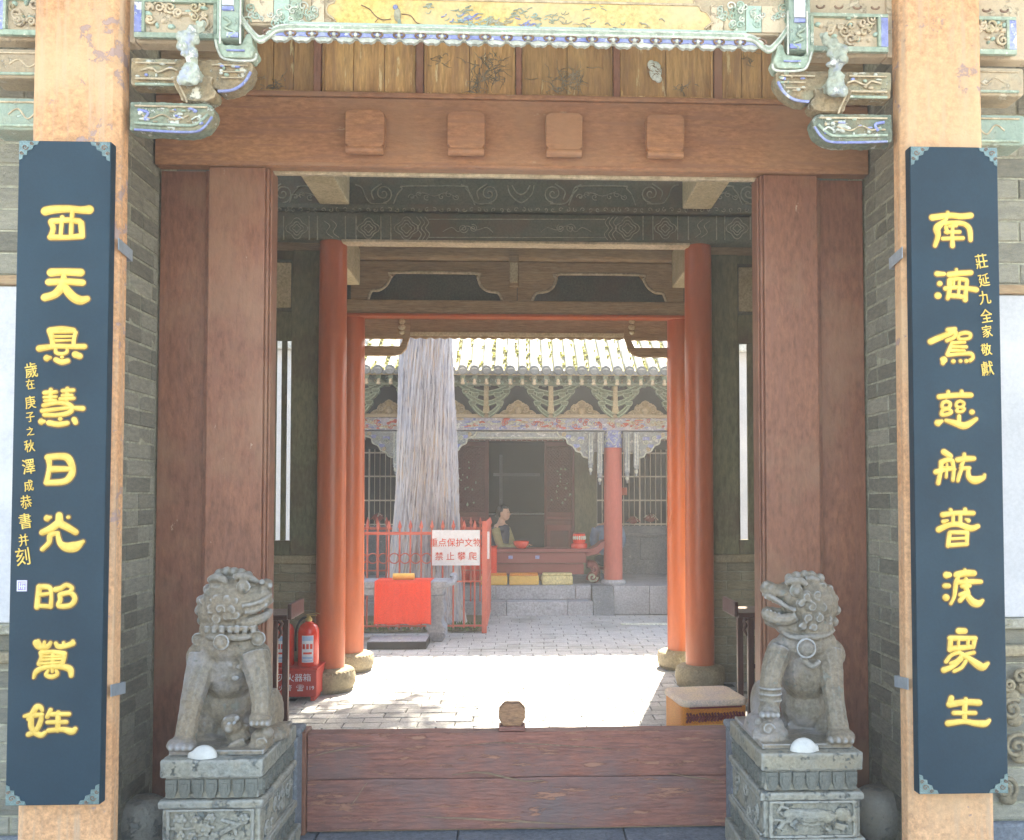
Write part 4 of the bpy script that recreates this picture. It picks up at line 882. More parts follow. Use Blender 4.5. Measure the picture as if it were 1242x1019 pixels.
# ------------------------------------------------------------------ stone pedestals
def pedestal(s):
    lab = ('carved stone pedestal under the left lion, worn flower panel on its front' if s < 0 else 'carved stone pedestal under the right lion, running beast carved on its front')
    t = thing('lion_pedestal', lab, 'pedestal', 'stone lion pedestals')
    Y0, Y1 = 3.70, 4.26
    xo, xi = (xl(198, Y0), xl(322, Y0)) if s < 0 else (xl(1043, Y0), xl(921, Y0))
    z = lambda py: Z(py, Y0)
    zt_ = z(918)
    def lay_(z0, z1, g, nm, bev=.01, mt='pedestal'): return rough(MB().box(s*(xi-g), s*(xo+g), Y0-g, Y1+g, z0, z1).build(nm, M[mt], t, 0), .0065, .008, .045, 3)
    top = lay_(z(940), zt_, .0, 'top_slab', .012)
    lay_(z(966), z(940)-.001, -.018, 'petal_band', .004)
    lay_(z(976), z(966)-.001, .004, 'moulding', .008)
    body = lay_(z(1022), z(976)-.001, -.010, 'carved_block', .004)
    lay_(z(1032), z(1022)-.001, .006, 'moulding', .008)
    lay_(z(1056), z(1032)-.001, -.012, 'petal_band', .004)
    lay_(0, z(1056)-.001, .02, 'base_slab', .012)
    pm_ = None
    def petal_me():
        m = MB(); m.prism([(-.5, .5), (-.5, -.1), (-.3, -.42), (0, -.5), (.3, -.42), (.5, -.1), (.5, .5)], -.012, .004)
        m.prism([(-.28, .3), (-.28, -.05), (0, -.28), (.28, -.05), (.28, .3)], -.018, -.0125)
        bm = bmesh.new(); me = bpy.data.meshes.new('lotus_petal'); me.from_pydata(m.v, [], m.f); bm.from_mesh(me); bmesh.ops.recalc_face_normals(bm, faces=bm.faces); bm.to_mesh(me); bm.free(); me.materials.append(M['petal']); return me
    pm_ = petal_me()
    for (zlo, zhi, g) in ((z(966), z(940), -.018), (z(1056), z(1032), -.012)):
        h = (zhi-zlo)*.86; zc = (zlo+zhi)/2
        n = 7; w_ = (xo-xi+2*g)/n
        for k in range(n): place('lotus_petal', pm_, t, (s*(xi-g+w_*(k+.5)), Y0-g, zc), 0, scale=(w_*.84, 1, h), bevel=0)
        n = 8; w_ = (Y1-Y0+2*g)/n
        for k in range(n): place('lotus_petal', pm_, t, (s*(xi-g), Y0-g+w_*(k+.5), zc), (pi/2 if s < 0 else -pi/2), scale=(w_*.84, 1, h))
    # carved relief on the block
    m = MB(); random.seed(31+s); yy = Y0+.010-.004; zc = (z(1022)+z(976))/2; hh = z(976)-z(1022)
    xa, xb = xi+.03, xo-.03
    for (u0, u1, v0, v1) in ((xa, xb, .93, .99), (xa, xb, .01, .07), (xa, xa+.014, .07, .93), (xb-.014, xb, .07, .93)): m.box(s*u0, s*u1, yy-.012, yy+.003, z(1022)+hh*v0, z(1022)+hh*v1)
    if s > 0:      # a running beast
        U = lambda u, v: (s*(xa+(xb-xa)*u), yy-.006, z(1022)+hh*v)
        body_ = smooth_path([(*U(.18, .62), .016), (*U(.3, .66), .022), (*U(.45, .58), .028), (*U(.62, .60), .026), (*U(.74, .5), .024)], 5)
        m.tube([p[:3] for p in body_], [p[3] for p in body_], 8, flat=.7)
        m.ball(U(.84, .62), (.034, .018, .028)); m.ball(U(.90, .5), (.02, .016, .014))
        for pts in (((.72, .5), (.76, .3), (.86, .22)), ((.66, .5), (.62, .3), (.70, .18)), ((.34, .55), (.26, .35), (.32, .2)), ((.28, .6), (.16, .4), (.10, .25))):
            m.tube([U(*p) for p in pts], [.014, .011, .009], 6, flat=.8)
        m.tube([U(.18, .62), U(.10, .72), U(.14, .86), U(.22, .8)], [.01, .010, .009, .005], 6)
        m.tube([U(.06, .5), U(.3, .42), U(.5, .34), U(.66, .42), U(.9, .3)], .006, 6)
    else:
        U = lambda u, v: (s*(xb-(xb-xa)*u), yy-.006, z(1022)+hh*v)
        for (u, v, r) in ((.15, .7, .024), (.14, .3, .022), (.34, .68, .020), (.42, .45, .026), (.3, .25, .02), (.5, .75, .018), (.88, .72, .02), (.55, .25, .02)):
            for k in range(6): m.ball((U(u, v)[0]+r*.8*cos(k*pi/3), yy-.004, U(u, v)[2]+r*.8*sin(k*pi/3)), (r*.42, .009, r*.42), u=8, v=5)
            m.ball(U(u, v), (r*.4, .014, r*.4), u=8, v=5)
        m.tube([U(.5, .2), U(.62, .36), U(.74, .5), U(.9, .66)], [.016, .012, .012, .009], 7, flat=.8); m.tube([U(.62, .7), U(.76, .62), U(.8, .3)], [.008, .010, .008], 6)
        m.tube([U(.05, .5), U(.25, .48), U(.42, .58), U(.55, .5)], .006, 6)
    # side face scrolls
    xs_ = s*(xi+.010)
    for k in range(9):
        yq, zq = random.uniform(Y0+.07, Y1-.07), z(1022)+hh*random.uniform(.2, .8)
        sp_ = spiral(yq, zq, random.uniform(.02, .04), 1.3, 0, k, 1)
        m.tube([(xs_-s*.003, p[0], p[2]) for p in sp_], .006, 6)
    for (v0, v1) in ((.93, .99), (.01, .07)): m.box(xs_-s*.01, xs_+s*.003, Y0+.03, Y1-.03, z(1022)+hh*v0, z(1022)+hh*v1)
    o = m.build('relief_carving', M['pedestal'], body, smoothall=True); rough(o, .004, .004, .02); tag(o, kind='stuff')
    return t, (xo+xi)/2*s, zt_
def pivot_block(s):
    o = MB().box(s*(xl(364, 4.3)), s*(xl(330, 4.3)+.12), 4.285, 4.42, 0, Z(891, 4.29)).box(s*(xl(371, 4.36)), s*(xl(330, 4.3)+.12), 4.285, 4.42, Z(890.5, 4.29), Z(882, 4.29))
    b_ = o.build('pivot_stone', M['bluestone'], None, .012)
    tag(b_, 'flat blue grey pivot stone wedged behind the %s lion pedestal at the threshold end' % ('left' if s < 0 else 'right'), 'stone block', 'pivot stones at the threshold ends')
PED = {s: pedestal(s) for s in (-1, 1)}
for s in (-1, 1): pivot_block(s)
# ------------------------------------------------------------------ stone lions
def lion(s):
    ox, oy, K = (150, 670, 2.92) if s < 0 else (860, 670, 2.92)
    YL = 3.98
    m = MB()
    def q(x, y, dy=0): return P(ox+x/K, oy+y/K, YL+dy)
    def rr(r): return r/K*YL/F
    def B(x, y, r, dy=0, rx=1, ry=1, rz=1, u=14, v=10): p = q(x, y, dy); a = rr(r); m.ball(p, (a*rx, a*ry, a*rz), u=u, v=v)
    def Tb(pts, n=10, flat=1): 
        pp = smooth_path([(*q(x, y, dy), rr(r)) for x, y, dy, r in pts], 4); m.tube([p[:3] for p in pp], [p[3] for p in pp], n, flat=flat)
    def curl(x, y, r, dy, t=5.0, sg=1, a0=0):
        p = q(x, y, dy); B(x, y, r, dy, 1, .6, 1)
        d0 = rr(r)*.60; pts = [(a, b_-d0-.002, c_) for a, b_, c_ in spiral(p.x, p.z, rr(r)*.86, 1.3, p.y, a0, sg, 16)]
        m.tube(pts, rr(t), 6)
    if s < 0:
        # body
        B(372, 395, 100, .03, 1.08, .95, 1.28); B(365, 520, 92, .08, 1, 1, 1.15); B(372, 300, 92, .02, 1.0, .9, .75)
        B(370, 250, 88, .01, 1, .95, .9)
        B(370, 620, 105, .12, 1.2, .9, .75)
        B(284, 372, 60, .0, 1, .9, 1); B(462, 372, 60, .0, 1, .9, 1); B(372, 330, 108, .0, 1.1, .8, .62); B(372, 268, 96, .0, 1.05, .85, .6)
        # fore legs
        Tb([(285, 365, -.04, 52), (262, 450, -.08, 46), (240, 540, -.11, 38), (225, 620, -.13, 36), (218, 668, -.14, 38)])
        B(205, 680, 42, -.17, 1.15, 1.2, .62)
        for k, x in enumerate((172, 194, 216, 238)): B(x, 690, 15, -.225+.01*abs(k-1.5), .85, 1.5, .9)
        Tb([(462, 365, -.04, 52), (482, 450, -.09, 44), (488, 530, -.13, 34), (486, 575, -.15, 34)])
        B(484, 592, 38, -.17, 1, 1.1, .7)
        for k, x in enumerate((458, 476, 494, 511)): B(x, 604, 13, -.215, .85, 1.4, .9)
        B(490, 660, 40, -.13, .95, 1, .95); curl(490, 672, 24, -.16, 4); B(462, 690, 22, -.16); B(508, 640, 22, -.15)
        # cub held under the paw
        Tb([(410, 600, -.08, 40), (400, 640, -.09, 38), (430, 678, -.10, 34)]); B(384, 608, 36, -.12, 1, 1, .95); B(372, 622, 16, -.16); B(402, 588, 10, -.15); B(362, 592, 10, -.14)
        B(372, 606, 6, -.17); B(392, 604, 6, -.17); Tb([(378, 690, -.16, 12), (400, 678, -.15, 14), (425, 668, -.13, 14)])
        # haunches
        B(300, 610, 58, .05, .9, 1.3, 1.15); B(295, 670, 40, -.03, 1.2, 1.2, .6)
        B(528, 570, 56, .10, .62, 1.4, 1.6); B(548, 640, 44, .04, .9, 1.6, .8)
        # collar and bells
        Tb([(280, 285, -.03, 10), (310, 300, -.09, 11), (370, 304, -.115, 11), (440, 298, -.09, 11), (478, 280, -.03, 10)])
        for (x, y, d, r) in ((345, 318, -.13, 25), (264, 308, -.04, 21), (476, 305, -.05, 24)):
            B(x, y, r, d); p = q(x, y, d-.02); m.tube([(p.x+rr(r*.98)*cos(t), p.y, p.z+rr(r*.98)*sin(t)) for t in [2*pi*i/14 for i in range(15)]], rr(4), 6)
        for k in range(7):
            x = 300+k*26; Tb([(x, 262, -.06-.05*sin(pi*(k+1)/8), 15), (x+random.uniform(-6, 6), 285, -.07-.05*sin(pi*(k+1)/8), 8)], 8)
        # head in profile, turned to the doorway, chin lifted
        B(382, 178, 100, .0, 1.0, .92, .92); B(340, 205, 74, .0, 1, 1, .9); B(420, 150, 74, -.01, 1, .95, .92)
        B(462, 165, 52, -.01, 1, 1.1, .95); B(495, 150, 32, -.01, .9, 1.3, 1.2); B(505, 112, 24, -.01, .9, 1.3, .8); B(517, 118, 11, -.035); B(490, 105, 10, -.055)
        Tb([(520, 150, -.03, 9), (498, 168, -.065, 9), (462, 182, -.085, 8), (420, 190, -.095, 7)], 8)
        Tb([(526, 168, -.02, 9), (500, 188, -.06, 10), (465, 205, -.075, 11), (428, 212, -.085, 10)], 8)
        Tb([(518, 205, 0, 12), (498, 228, -.04, 18), (450, 246, -.06, 20), (400, 250, -.07, 16)], 8)
        for k in range(5): B(520-4*k, 150+k*9, 7, -.03-.01*k)
        # brow, eye, ear
        Tb([(392, 88, -.07, 12), (422, 84, -.08, 14), (452, 92, -.07, 12), (470, 104, -.05, 10)], 8)
        B(424, 122, 19, -.088); p = q(424, 122, -.095); m.tube([(p.x+rr(21)*cos(t), p.y, p.z+rr(20)*sin(t)) for t in [2*pi*i/14 for i in range(15)]], rr(4), 6)
        Tb([(305, 100, -.06, 14), (328, 88, -.08, 15), (352, 96, -.08, 14), (360, 112, -.07, 10)], 8); Tb([(308, 118, -.06, 12), (335, 126, -.075, 12), (356, 116, -.075, 10)], 8); B(328, 106, 14, -.062)
        for (x, y, r, d) in ((330, 160, 21, -.085), (292, 165, 21, -.05), (312, 195, 21, -.085), (282, 205, 20, -.035), (345, 200, 20, -.10), (300, 232, 20, -.05), (335, 235, 20, -.085), (370, 228, 19, -.09), (372, 168, 18, -.095), (382, 200, 17, -.10),
                              (300, 140, 17, -.06), (398, 168, 15, -.09), (400, 220, 16, -.095)): curl(x, y, r, d, 4.2, 1, x)
        for (x, y) in ((340, 76), (366, 68), (392, 70), (416, 74), (330, 90), (440, 84)): B(x, y, 18, -.02)
        for (x, y) in ((300, 130), (276, 170), (270, 205), (280, 240)): B(x, y, 19, .03)
        # chest curls
        for (x, y) in ((350, 365), (395, 360), (372, 400), (330, 405), (412, 405), (355, 440), (395, 445)): B(x, y, 13, -.080, 1.1, .35, .8)
        base = (135, 590, 690)
    else:
        B(340, 400, 98, .03, 1.05, .95, 1.3); B(340, 530, 92, .08, 1, 1, 1.15); B(345, 300, 90, .02, 1.0, .9, .8)
        B(345, 620, 105, .12, 1.2, .9, .75); B(348, 255, 85, .01)
        B(258, 352, 54, .0, 1, .9, 1); B(424, 360, 58, .0, 1, .9, 1); B(345, 320, 104, 0, 1.05, .8, .62); B(345, 262, 92, .0, 1.05, .85, .6)
        Tb([(250, 345, -.03, 46), (228, 410, -.07, 42), (216, 480, -.11, 36), (216, 545, -.13, 34)])
        for y in (478, 498, 520): 
            p = q(217, y, -.12); m.tube([(p.x+rr(37)*cos(t), p.y+rr(37)*sin(t), p.z) for t in [2*pi*i/16 for i in range(17)]], rr(5), 6)
        B(212, 560, 38, -.15, 1, 1.1, .75); 
        for k, x in enumerate((188, 206, 224, 240)): B(x, 575, 13, -.20, .85, 1.4, .9)
        B(215, 620, 52, -.11, .95, 1, .9); B(180, 640, 28, -.12, 1, 1, .9); B(250, 645, 30, -.13); curl(206, 622, 26, -.16, 4); B(178, 600, 16, -.13); Tb([(160, 655, -.13, 13), (200, 660, -.16, 15), (245, 658, -.16, 13)])
        Tb([(418, 350, -.03, 52), (430, 420, -.07, 45), (440, 500, -.10, 37), (452, 580, -.13, 35), (458, 625, -.14, 37)])
        B(466, 650, 42, -.17, 1.15, 1.2, .66)
        for k, x in enumerate((432, 455, 478, 500)): B(x, 664, 15, -.225+.01*abs(k-1.5), .85, 1.5, .9)
        B(182, 540, 54, .10, .62, 1.4, 1.65); B(165, 610, 46, .05, .8, 1.6, .9); B(400, 600, 56, .05, .9, 1.3, 1.1); B(410, 655, 40, -.03, 1.2, 1.2, .6)
        Tb([(262, 282, -.03, 9), (290, 298, -.08, 10), (345, 302, -.11, 11), (410, 294, -.08, 10), (440, 275, -.03, 9)])
        B(345, 340, 31, -.11, 1, .8, 1); p = q(345, 340, -.145); m.tube([(p.x+rr(32)*cos(t), p.y, p.z+rr(32)*sin(t)) for t in [2*pi*i/16 for i in range(17)]], rr(4.5), 6)
        Tb([(330, 368, -.125, 9), (345, 392, -.12, 11), (368, 402, -.12, 11), (392, 385, -.11, 9)], 8)
        B(234, 345, 26, -.05); B(444, 342, 26, -.03)
        # head, mouth open to the doorway
        B(350, 175, 92, 0, 1.08, .95, .98); B(390, 180, 66, .0, 1, 1, 1.15)
        B(300, 150, 62, -.01, 1.1, .95, .85); B(252, 140, 46, -.01, 1.2, 1.1, .62); B(212, 128, 30, -.01, 1.05, 1.3, .85); B(200, 118, 16, -.03); B(208, 112, 14, .02)
        Tb([(190, 148, -.03, 8), (215, 155, -.06, 10), (245, 172, -.075, 9), (278, 194, -.085, 8), (308, 204, -.09, 7)], 8)
        Tb([(196, 205, -.03, 12), (205, 222, -.05, 16), (236, 238, -.065, 20), (275, 238, -.07, 22), (310, 225, -.08, 18)], 8)
        B(240, 245, 38, 0, 1.2, 1.2, .62); B(208, 218, 22, 0, 1, 1.5, 1.2); B(260, 262, 26, -.02); B(290, 255, 30, -.03)
        Tb([(215, 200, 0, 9), (245, 208, 0, 12), (280, 212, 0, 12)], 8)
        for k in range(5): B(200+k*13, 160+k*6, 6, -.055-.004*k, .8, .8, 1.3)
        for k in range(4): B(206+k*14, 205+k*4, 5.5, -.058-.004*k, .8, .8, 1.2)
        B(308, 136, 19, -.085); p = q(308, 136, -.092); m.tube([(p.x+rr(21)*cos(t), p.y, p.z+rr(20)*sin(t)) for t in [2*pi*i/14 for i in range(15)]], rr(4), 6)
        Tb([(272, 108, -.06, 12), (296, 100, -.08, 14), (326, 102, -.08, 14), (345, 116, -.08, 10)], 8)
        Tb([(345, 98, -.05, 14), (366, 94, -.06, 13), (386, 104, -.06, 12)], 8); B(368, 110, 12, -.06)
        for (x, y) in ((285, 92), (310, 84), (338, 80), (362, 82), (392, 92)): B(x, y, 18, -.02)
        for (x, y, r, d) in ((345, 155, 20, -.10), (382, 150, 20, -.09), (418, 160, 20, -.055), (360, 192, 20, -.10), (398, 195, 20, -.085), (432, 198, 19, -.04), (350, 232, 20, -.095), (385, 232, 20, -.09), (420, 235, 20, -.055), (400, 120, 18, -.06),
                              (425, 130, 17, -.03), (330, 262, 16, -.09), (368, 266, 17, -.09), (405, 266, 17, -.06), (322, 180, 15, -.10)): curl(x, y, r, d, 4.2, -1, x)
        for (x, y) in ((440, 165), (448, 205), (440, 245)): B(x, y, 19, .03)
        for k in range(30): 
            x, y = random.uniform(285, 400), random.uniform(410, 620); B(x, y, random.uniform(8, 13), -.055+.00035*(y-400)+.0003*abs(x-340), 1.1, .6, .9, u=8, v=6)
        base = (130, 530, 672)
    zt_ = PED[s][2]
    # seat under the lion, one with it
    x0 = min(P(ox+base[0]/K, 900, YL).x, P(ox+base[1]/K, 900, YL).x)+.02; x1 = max(P(ox+base[0]/K, 900, YL).x, P(ox+base[1]/K, 900, YL).x)-.02
    low = zt_+.002
    m2 = MB(); m2.v = [(x, y, max(z, low+.001*0)) for x, y, z in m.v]; m2.f, m2.m, m2.s = m.f, m.m, m.s
    m2.box(PED[s][1]-.19, PED[s][1]+.19, 3.76, 4.24, zt_+.001, zt_+.022)
    cx = PED[s][1]; base_p = Vector((cx, 4.0, zt_)); m2.v = [(x-cx, y-4.0, z-zt_) for x, y, z in m2.v]
    o = m2.build('stone_lion', M['lion'], None, loc=base_p, recalc=True, smoothall=True)
    r = o.modifiers.new('remesh', 'REMESH'); r.mode = 'VOXEL'; r.voxel_size = .0052; r.use_smooth_shade = True
    sm = o.modifiers.new('smooth', 'SMOOTH'); sm.factor = .5; sm.iterations = 2
    tx = bpy.data.textures.new('weathering', 'CLOUDS'); tx.noise_scale = .03; tx.noise_depth = 4; dm = o.modifiers.new('weather', 'DISPLACE'); dm.texture = tx; dm.strength = .0045; dm.texture_coords = 'LOCAL'
    tag(o, 'seated stone lion on the left pedestal, closed mouth, head turned right, paw on a cub' if s < 0 else 'seated stone lion on the right pedestal, open mouth, curled mane, head turned left', 'stone lion', 'pair of stone guardian lions')
for s in (-1, 1): lion(s)
# white upturned shells on the pedestals
for s, px, py, w_, h_, lab in ((-1, 247, 909, 31, 16, 'small white shell-like stone by the paws of the left lion, pointed at its left end'), (1, 975, 902, 33, 17, 'small white domed shell-like stone in front of the right lion')):
    Yq = 3.735; q = P(px, py, Yq); a = w_/2*Yq/F; h = h_*Yq/F*.9; m = MB()
    zt_ = PED[s][2]; prof = [(a*cos(t), h*sin(t)) for t in [pi/2*i/8 for i in range(8)]]+[(.001, h)]
    m.lathe(prof, 28); m.v = [(x*(1+.18*max(-x*s*-1, 0)/a*0)+(-.012 if s < 0 and x < -a*.85 and abs(y) < a*.4 else (.008 if s > 0 and x > a*.85 and abs(y) < a*.4 else 0)), y*.62, z) for x, y, z in m.v]
    tag(m.build('white_shell', M['shell'], None, loc=(q.x, Yq+.005, zt_+(.0235 if 3.735 > 3.76 else .001))), lab, 'shell', 'white shells on the lion pedestals')

# ------------------------------------------------------------------ side tables, extinguishers, cushion
for s in (-1, 1):
    Yt = 6.45; xr = abs(X(357 if s < 0 else 888, Yt)); 
    t = thing('side_table', 'dark wooden side table %s' % ('in front of the fire extinguishers behind the left jamb' if s < 0 else 'against the right jamb behind the orange kneeling cushion'), 'table', 'dark side tables inside the gate')
    zt_ = Z(741, Yt)
    MB().box(s*xr, s*(xr+.95), Yt-.17, Yt+.2, zt_-.035, zt_).build('table_top', M['tablewood'], t, .006)
    MB().box(s*(xr-.03), s*(xr-.002), Yt-.17, Yt+.2, zt_-.03, zt_+.075).build('raised_end', M['tablewood'], t, .006)
    xl0 = xr+.065
    for dx in (0, .80):
        for dy in (-.15, .15): MB().box(s*(xl0+dx), s*(xl0+dx+.042), Yt+dy-.02, Yt+dy+.022, 0, zt_-.036).build('leg', M['tablewood'], t, .004)
    MB().box(s*(xl0+.05), s*(xl0+.79), Yt-.145, Yt-.125, zt_-.12, zt_-.036).build('apron', M['tablewood'], t, .003)
    for dz in (.36,): MB().box(s*(xl0+.043), s*(xl0+.80), Yt-.15, Yt-.13, zt_-dz-.03, zt_-dz).build('stretcher', M['tablewood'], t, .003)
    m = MB(); q = (s*(xl0-.022), Yt-.15, zt_-.09); m.tube([(q[0]+s*.02, q[1], zt_-.04), (q[0]-s*.004, q[1], zt_-.06), (q[0]+s*.012, q[1], zt_-.09), (q[0]-s*.002, q[1], zt_-.12), (q[0]+s*.018, q[1], zt_-.16)], [.016, .013, .015, .012, .006], 8, flat=.7)
    m.build('corner_bracket', M['tablewood'], t)
# red box
Yb = 7.20; bx0, bx1 = X(338, Yb)-.06, X(386, Yb); zb1 = Z(811, Yb)
t = thing('extinguisher_box', 'low red metal fire extinguisher box with white lettering beside the left red column', 'box', loc=(0, 0, 0))
MB().box(bx0, bx1, Yb, Yb+.30, .035, zb1-.003).build('box_body', M['redbox'], t, .008)
MB().box(bx0-.004, bx1+.006, Yb-.006, Yb+.31, zb1-.0025, zb1+.012).build('box_rim', M['redbox'], t, .003)
for x in (bx0+.03, bx1-.05): MB().box(x, x+.03, Yb+.02, Yb+.28, 0, .034).build('foot', M['redbox'], t)
put_text('white_lettering', '灭火器箱', 357, 822, Yb-.0012, 9.2, M['signwhite'], t, .0006, 0)
for tx_, px_, h_ in (('火警', 346, 7.4), ('☎', 364, 7), ('119', 376.5, 6.2)): put_text('white_lettering', tx_, px_, 834.5, Yb-.0012, h_, M['signwhite'], t, .0006, 0)
def extinguisher(px, Y, lab):
    x = X(px, Y); t = thing('fire_extinguisher', lab, 'fire extinguisher', 'red fire extinguishers on the box', (x, Y, zb1+.013))
    r = .083; H = .335
    MB().lathe([(r*.94, 0), (r, .012), (r, H-.075), (r*.95, H-.045), (r*.78, H-.018), (r*.5, H), (r*.34, H+.006), (.026, H+.014)], 32).build('cylinder', M['red_enamel'], t)
    MB().lathe([(.026, H+.014), (.028, H+.02), (.028, H+.035), (.018, H+.04), (.016, H+.055)], 14).build('valve', M['brass'], t)
    m = MB(); m.box(-.012, .06, -.010, .010, H+.055, H+.062); m.prism([(-.02, H+.068), (.06, H+.080), (.085, H+.072), (.085, H+.068), (.06, H+.074), (-.02, H+.062)], -.010, .010); m.build('handle', M['brass'], t, .001)
    m = MB(); m.tube(smooth_path([(-.012, 0, H+.045), (-.05, -.01, H+.035), (-.085, -.02, H-.02), (-.098, -.02, H-.1), (-.10, -.01, H-.22)], 5), .0085, 8); m.build('hose', M['black'], t)
    lb = MB()
    def patch(a0, a1, z0, z1, rr, mi):
        n = 12; vs = []
        for i in range(n+1):
            an = a0+(a1-a0)*i/n
            for z in (z0, z1): vs.append((rr*cos(an), rr*sin(an), z))
        lb.add(vs, [(2*i, 2*i+2, 2*i+3, 2*i+1) for i in range(n)], mi, True)
    c0 = -pi/2+.12
    patch(c0-.55, c0+.55, .035, .245, r+.0008, 0)
    patch(c0-.5, c0+.5, .205, .24, r+.0014, 1); patch(c0-.5, c0+.5, .042, .08, r+.0014, 1); patch(c0-.45, c0+.45, .052, .062, r+.002, 0)
    for a in (-.35, 0, .35): patch(c0+a-.12, c0+a+.12, .14, .18, r+.0016, 2)
    patch(c0-.4, c0+.4, .1, .115, r+.0016, 2); patch(c0-.5, c0+.5, .128, .19, r+.0012, 2) if 0 else None
    lb.build('paper_label', [M['signwhite'], M['labelblue'], M['redtext']], t, recalc=False)
extinguisher(376, Yb+.14, 'red fire extinguisher standing nearest the red column, label facing the gate')
extinguisher(346, Yb+.15, 'red fire extinguisher partly hidden behind the dark table leg, left on the box')
# kneeling cushion
Yk = 5.62; t = thing('kneeling_cushion', 'long kneeling cushion with orange and maroon brocade side and a top coloured pale as if brightly lit behind the threshold', 'cushion', loc=(X(860, Yk), Yk+.16, 0), rz=radians(7))
cw, cdp, ch = (X(896, Yk)-X(824, Yk))/2+.02, .20, Z(846, Yk+.25)
def rbox(hx, hy, z0, z1, r, nm, mt, n=6):
    me = MB().box(-hx, hx, -hy, hy, z0, z1).build(nm, mt, t, r, n); return me
ch += .035
def rplan(hx, hy, r, z0, z1, nm, mt, bev):
    po = []
    for (sx, sy, a0) in ((1, 1, 0), (-1, 1, pi/2), (-1, -1, pi), (1, -1, 1.5*pi)):
        for k in range(7): a = a0+pi/2*k/6; po.append((sx*(hx-r)+r*cos(a), sy*(hy-r)+r*sin(a)))
    m = MB(); m.prism([(x, y) for x, y in po], -z1, -z0, T=Matrix.Rotation(-pi/2, 4, 'X')); m.v = [(x, -y, z) if 0 else (x, y, z) for x, y, z in m.v]
    o = m.build(nm, mt, t, bev, 4); return o
rplan(cw+.002, cdp+.002, .05, 0, ch-.018, 'skirt', M['cushion'], .01); rplan(cw+.012, cdp+.012, .06, ch-.040, ch+.004, 'padded_top', M['cushtop_lit'], .018)
m = MB()
for z in (ch-.032,): m.box(-cw+.04, cw-.04, -cdp-.010, -cdp+.01, z-.014, z-.004)
m.build('piping', M['maroonp'], t, .002)
m = MB(); random.seed(2)
for k in range(19):
    x = -cw+.03+k*(2*cw-.06)/18; h = random.uniform(.02, .03)
    m.tube([(x-.010, -cdp-.003, ch-.10-h), (x+.006, -cdp-.004, ch-.10), (x-.006, -cdp-.003, ch-.10+h)], .008, 5, 0, .5); m.tube([(x-.012, -cdp-.003, ch-.10), (x+.012, -cdp-.003, ch-.095)], .004, 5, 0, .5)
for k in range(46): x = -cw+.02+k*(2*cw-.04)/45; m.tube([(x, -cdp-.002, ch-.045), (x, -cdp-.002, ch-.07)], .003, 4, 1)
for k in range(40): x = -cw+.02+k*(2*cw-.04)/39; m.tube([(x, -cdp-.002, ch-.145), (x+.004, -cdp-.002, .03)], .0035, 4, 2)
m.build('brocade_pattern', [M['maroonp'], M['cushion'], M['yellowbox']], t)

# ------------------------------------------------------------------ courtyard: tree, fence, altar
YT = 11.45
tr = thing('cypress_tree', 'massive old cypress with a twisted grey ridged trunk behind the red fence', 'tree', loc=(0, 0, 0))
m = MB(); nz, na = 210, 280; vs = []
xc0, xc1 = X(511, YT), X(521, YT)
for i in range(nz):
    t_ = i/(nz-1); z = -.03+7.2*t_**1.15
    xc = xc0+(xc1-xc0)*min(z/4, 1.4)+.04*sin(z*1.3); rad = .41+.16*math.exp(-z/.45)-.016*z
    if z > 1: rad -= .012*(z-1)
    for j in range(na):
        an = 2*pi*j/na; tw = an-z*.20+.1*sin(z*.8)
        rid = noise.noise(Vector((cos(tw)*4.2, sin(tw)*4.2, z*.3)))*.034+noise.noise(Vector((cos(tw)*11, sin(tw)*11, z*.5)))*.022+(.016-abs(noise.noise(Vector((cos(tw)*19+.1*z, sin(tw)*19, z*.8))))*.040)+(.006-abs(noise.noise(Vector((cos(tw)*41, sin(tw)*41, z*1.7))))*.024)
        r = rad*(1+rid*2.0+.25*math.exp(-z/.35)*noise.noise(Vector((cos(an)*1.7, sin(an)*1.7, 3))))
        vs.append((xc+r*cos(an), YT+r*sin(an)*.95, z))
fs = [(i*na+j, i*na+(j+1) % na, (i+1)*na+(j+1) % na, (i+1)*na+j) for i in range(nz-1) for j in range(na)]
m.add(vs, fs, 0, True); m.build('trunk', M['bark'], tr, recalc=False)
random.seed(14); tips = []
def limb(p, d, L, r, depth, mb):
    pts = [p]; q = Vector(p); d = Vector(d).normalized()
    for k in range(5):
        d = (d+Vector((random.gauss(0, .2), random.gauss(0, .2), random.gauss(.06, .14)))).normalized(); q = q+d*L/5; pts.append(q.copy())
    mb.tube(pts, [r*(1-.14*k) for k in range(6)], 7); tips.append((q, depth))
    if depth:
        for k in range(3): limb(pts[random.choice((2, 3, 4, 5))], d+Vector((random.gauss(0, .8), random.gauss(0, .8), random.gauss(.1, .4))), L*.62, r*.5, depth-1, mb)
m = MB()
for k in range(6): a = k*1.05; limb(Vector((xc1+.05, YT, 6.0+.22*k)), (cos(a), sin(a), .6), 2.1, .15, 2, m)
m.build('limbs', M['bark'], tr, recalc=False)
m = MB()
for q, dpt in tips:
    for c_ in range(2 if dpt else 4):
        cc = q+Vector((random.gauss(0, .22), random.gauss(0, .22), random.gauss(0, .16)))
        for k in range(26):
            p = cc+Vector((random.gauss(0, .17), random.gauss(0, .17), random.gauss(0, .11))); a = Vector((random.gauss(0, 1), random.gauss(0, 1), random.gauss(0, 1))).normalized()*.06; b_ = a.cross(Vector((random.random(), random.random(), random.random()))).normalized()*.035
            m.add([p-a-b_, p+a-b_*.3, p+a*1.1+b_, p-a+b_], [(0, 1, 2, 3)])
tag(m.build('crown', M['leaf'], tr, recalc=False), kind='stuff')

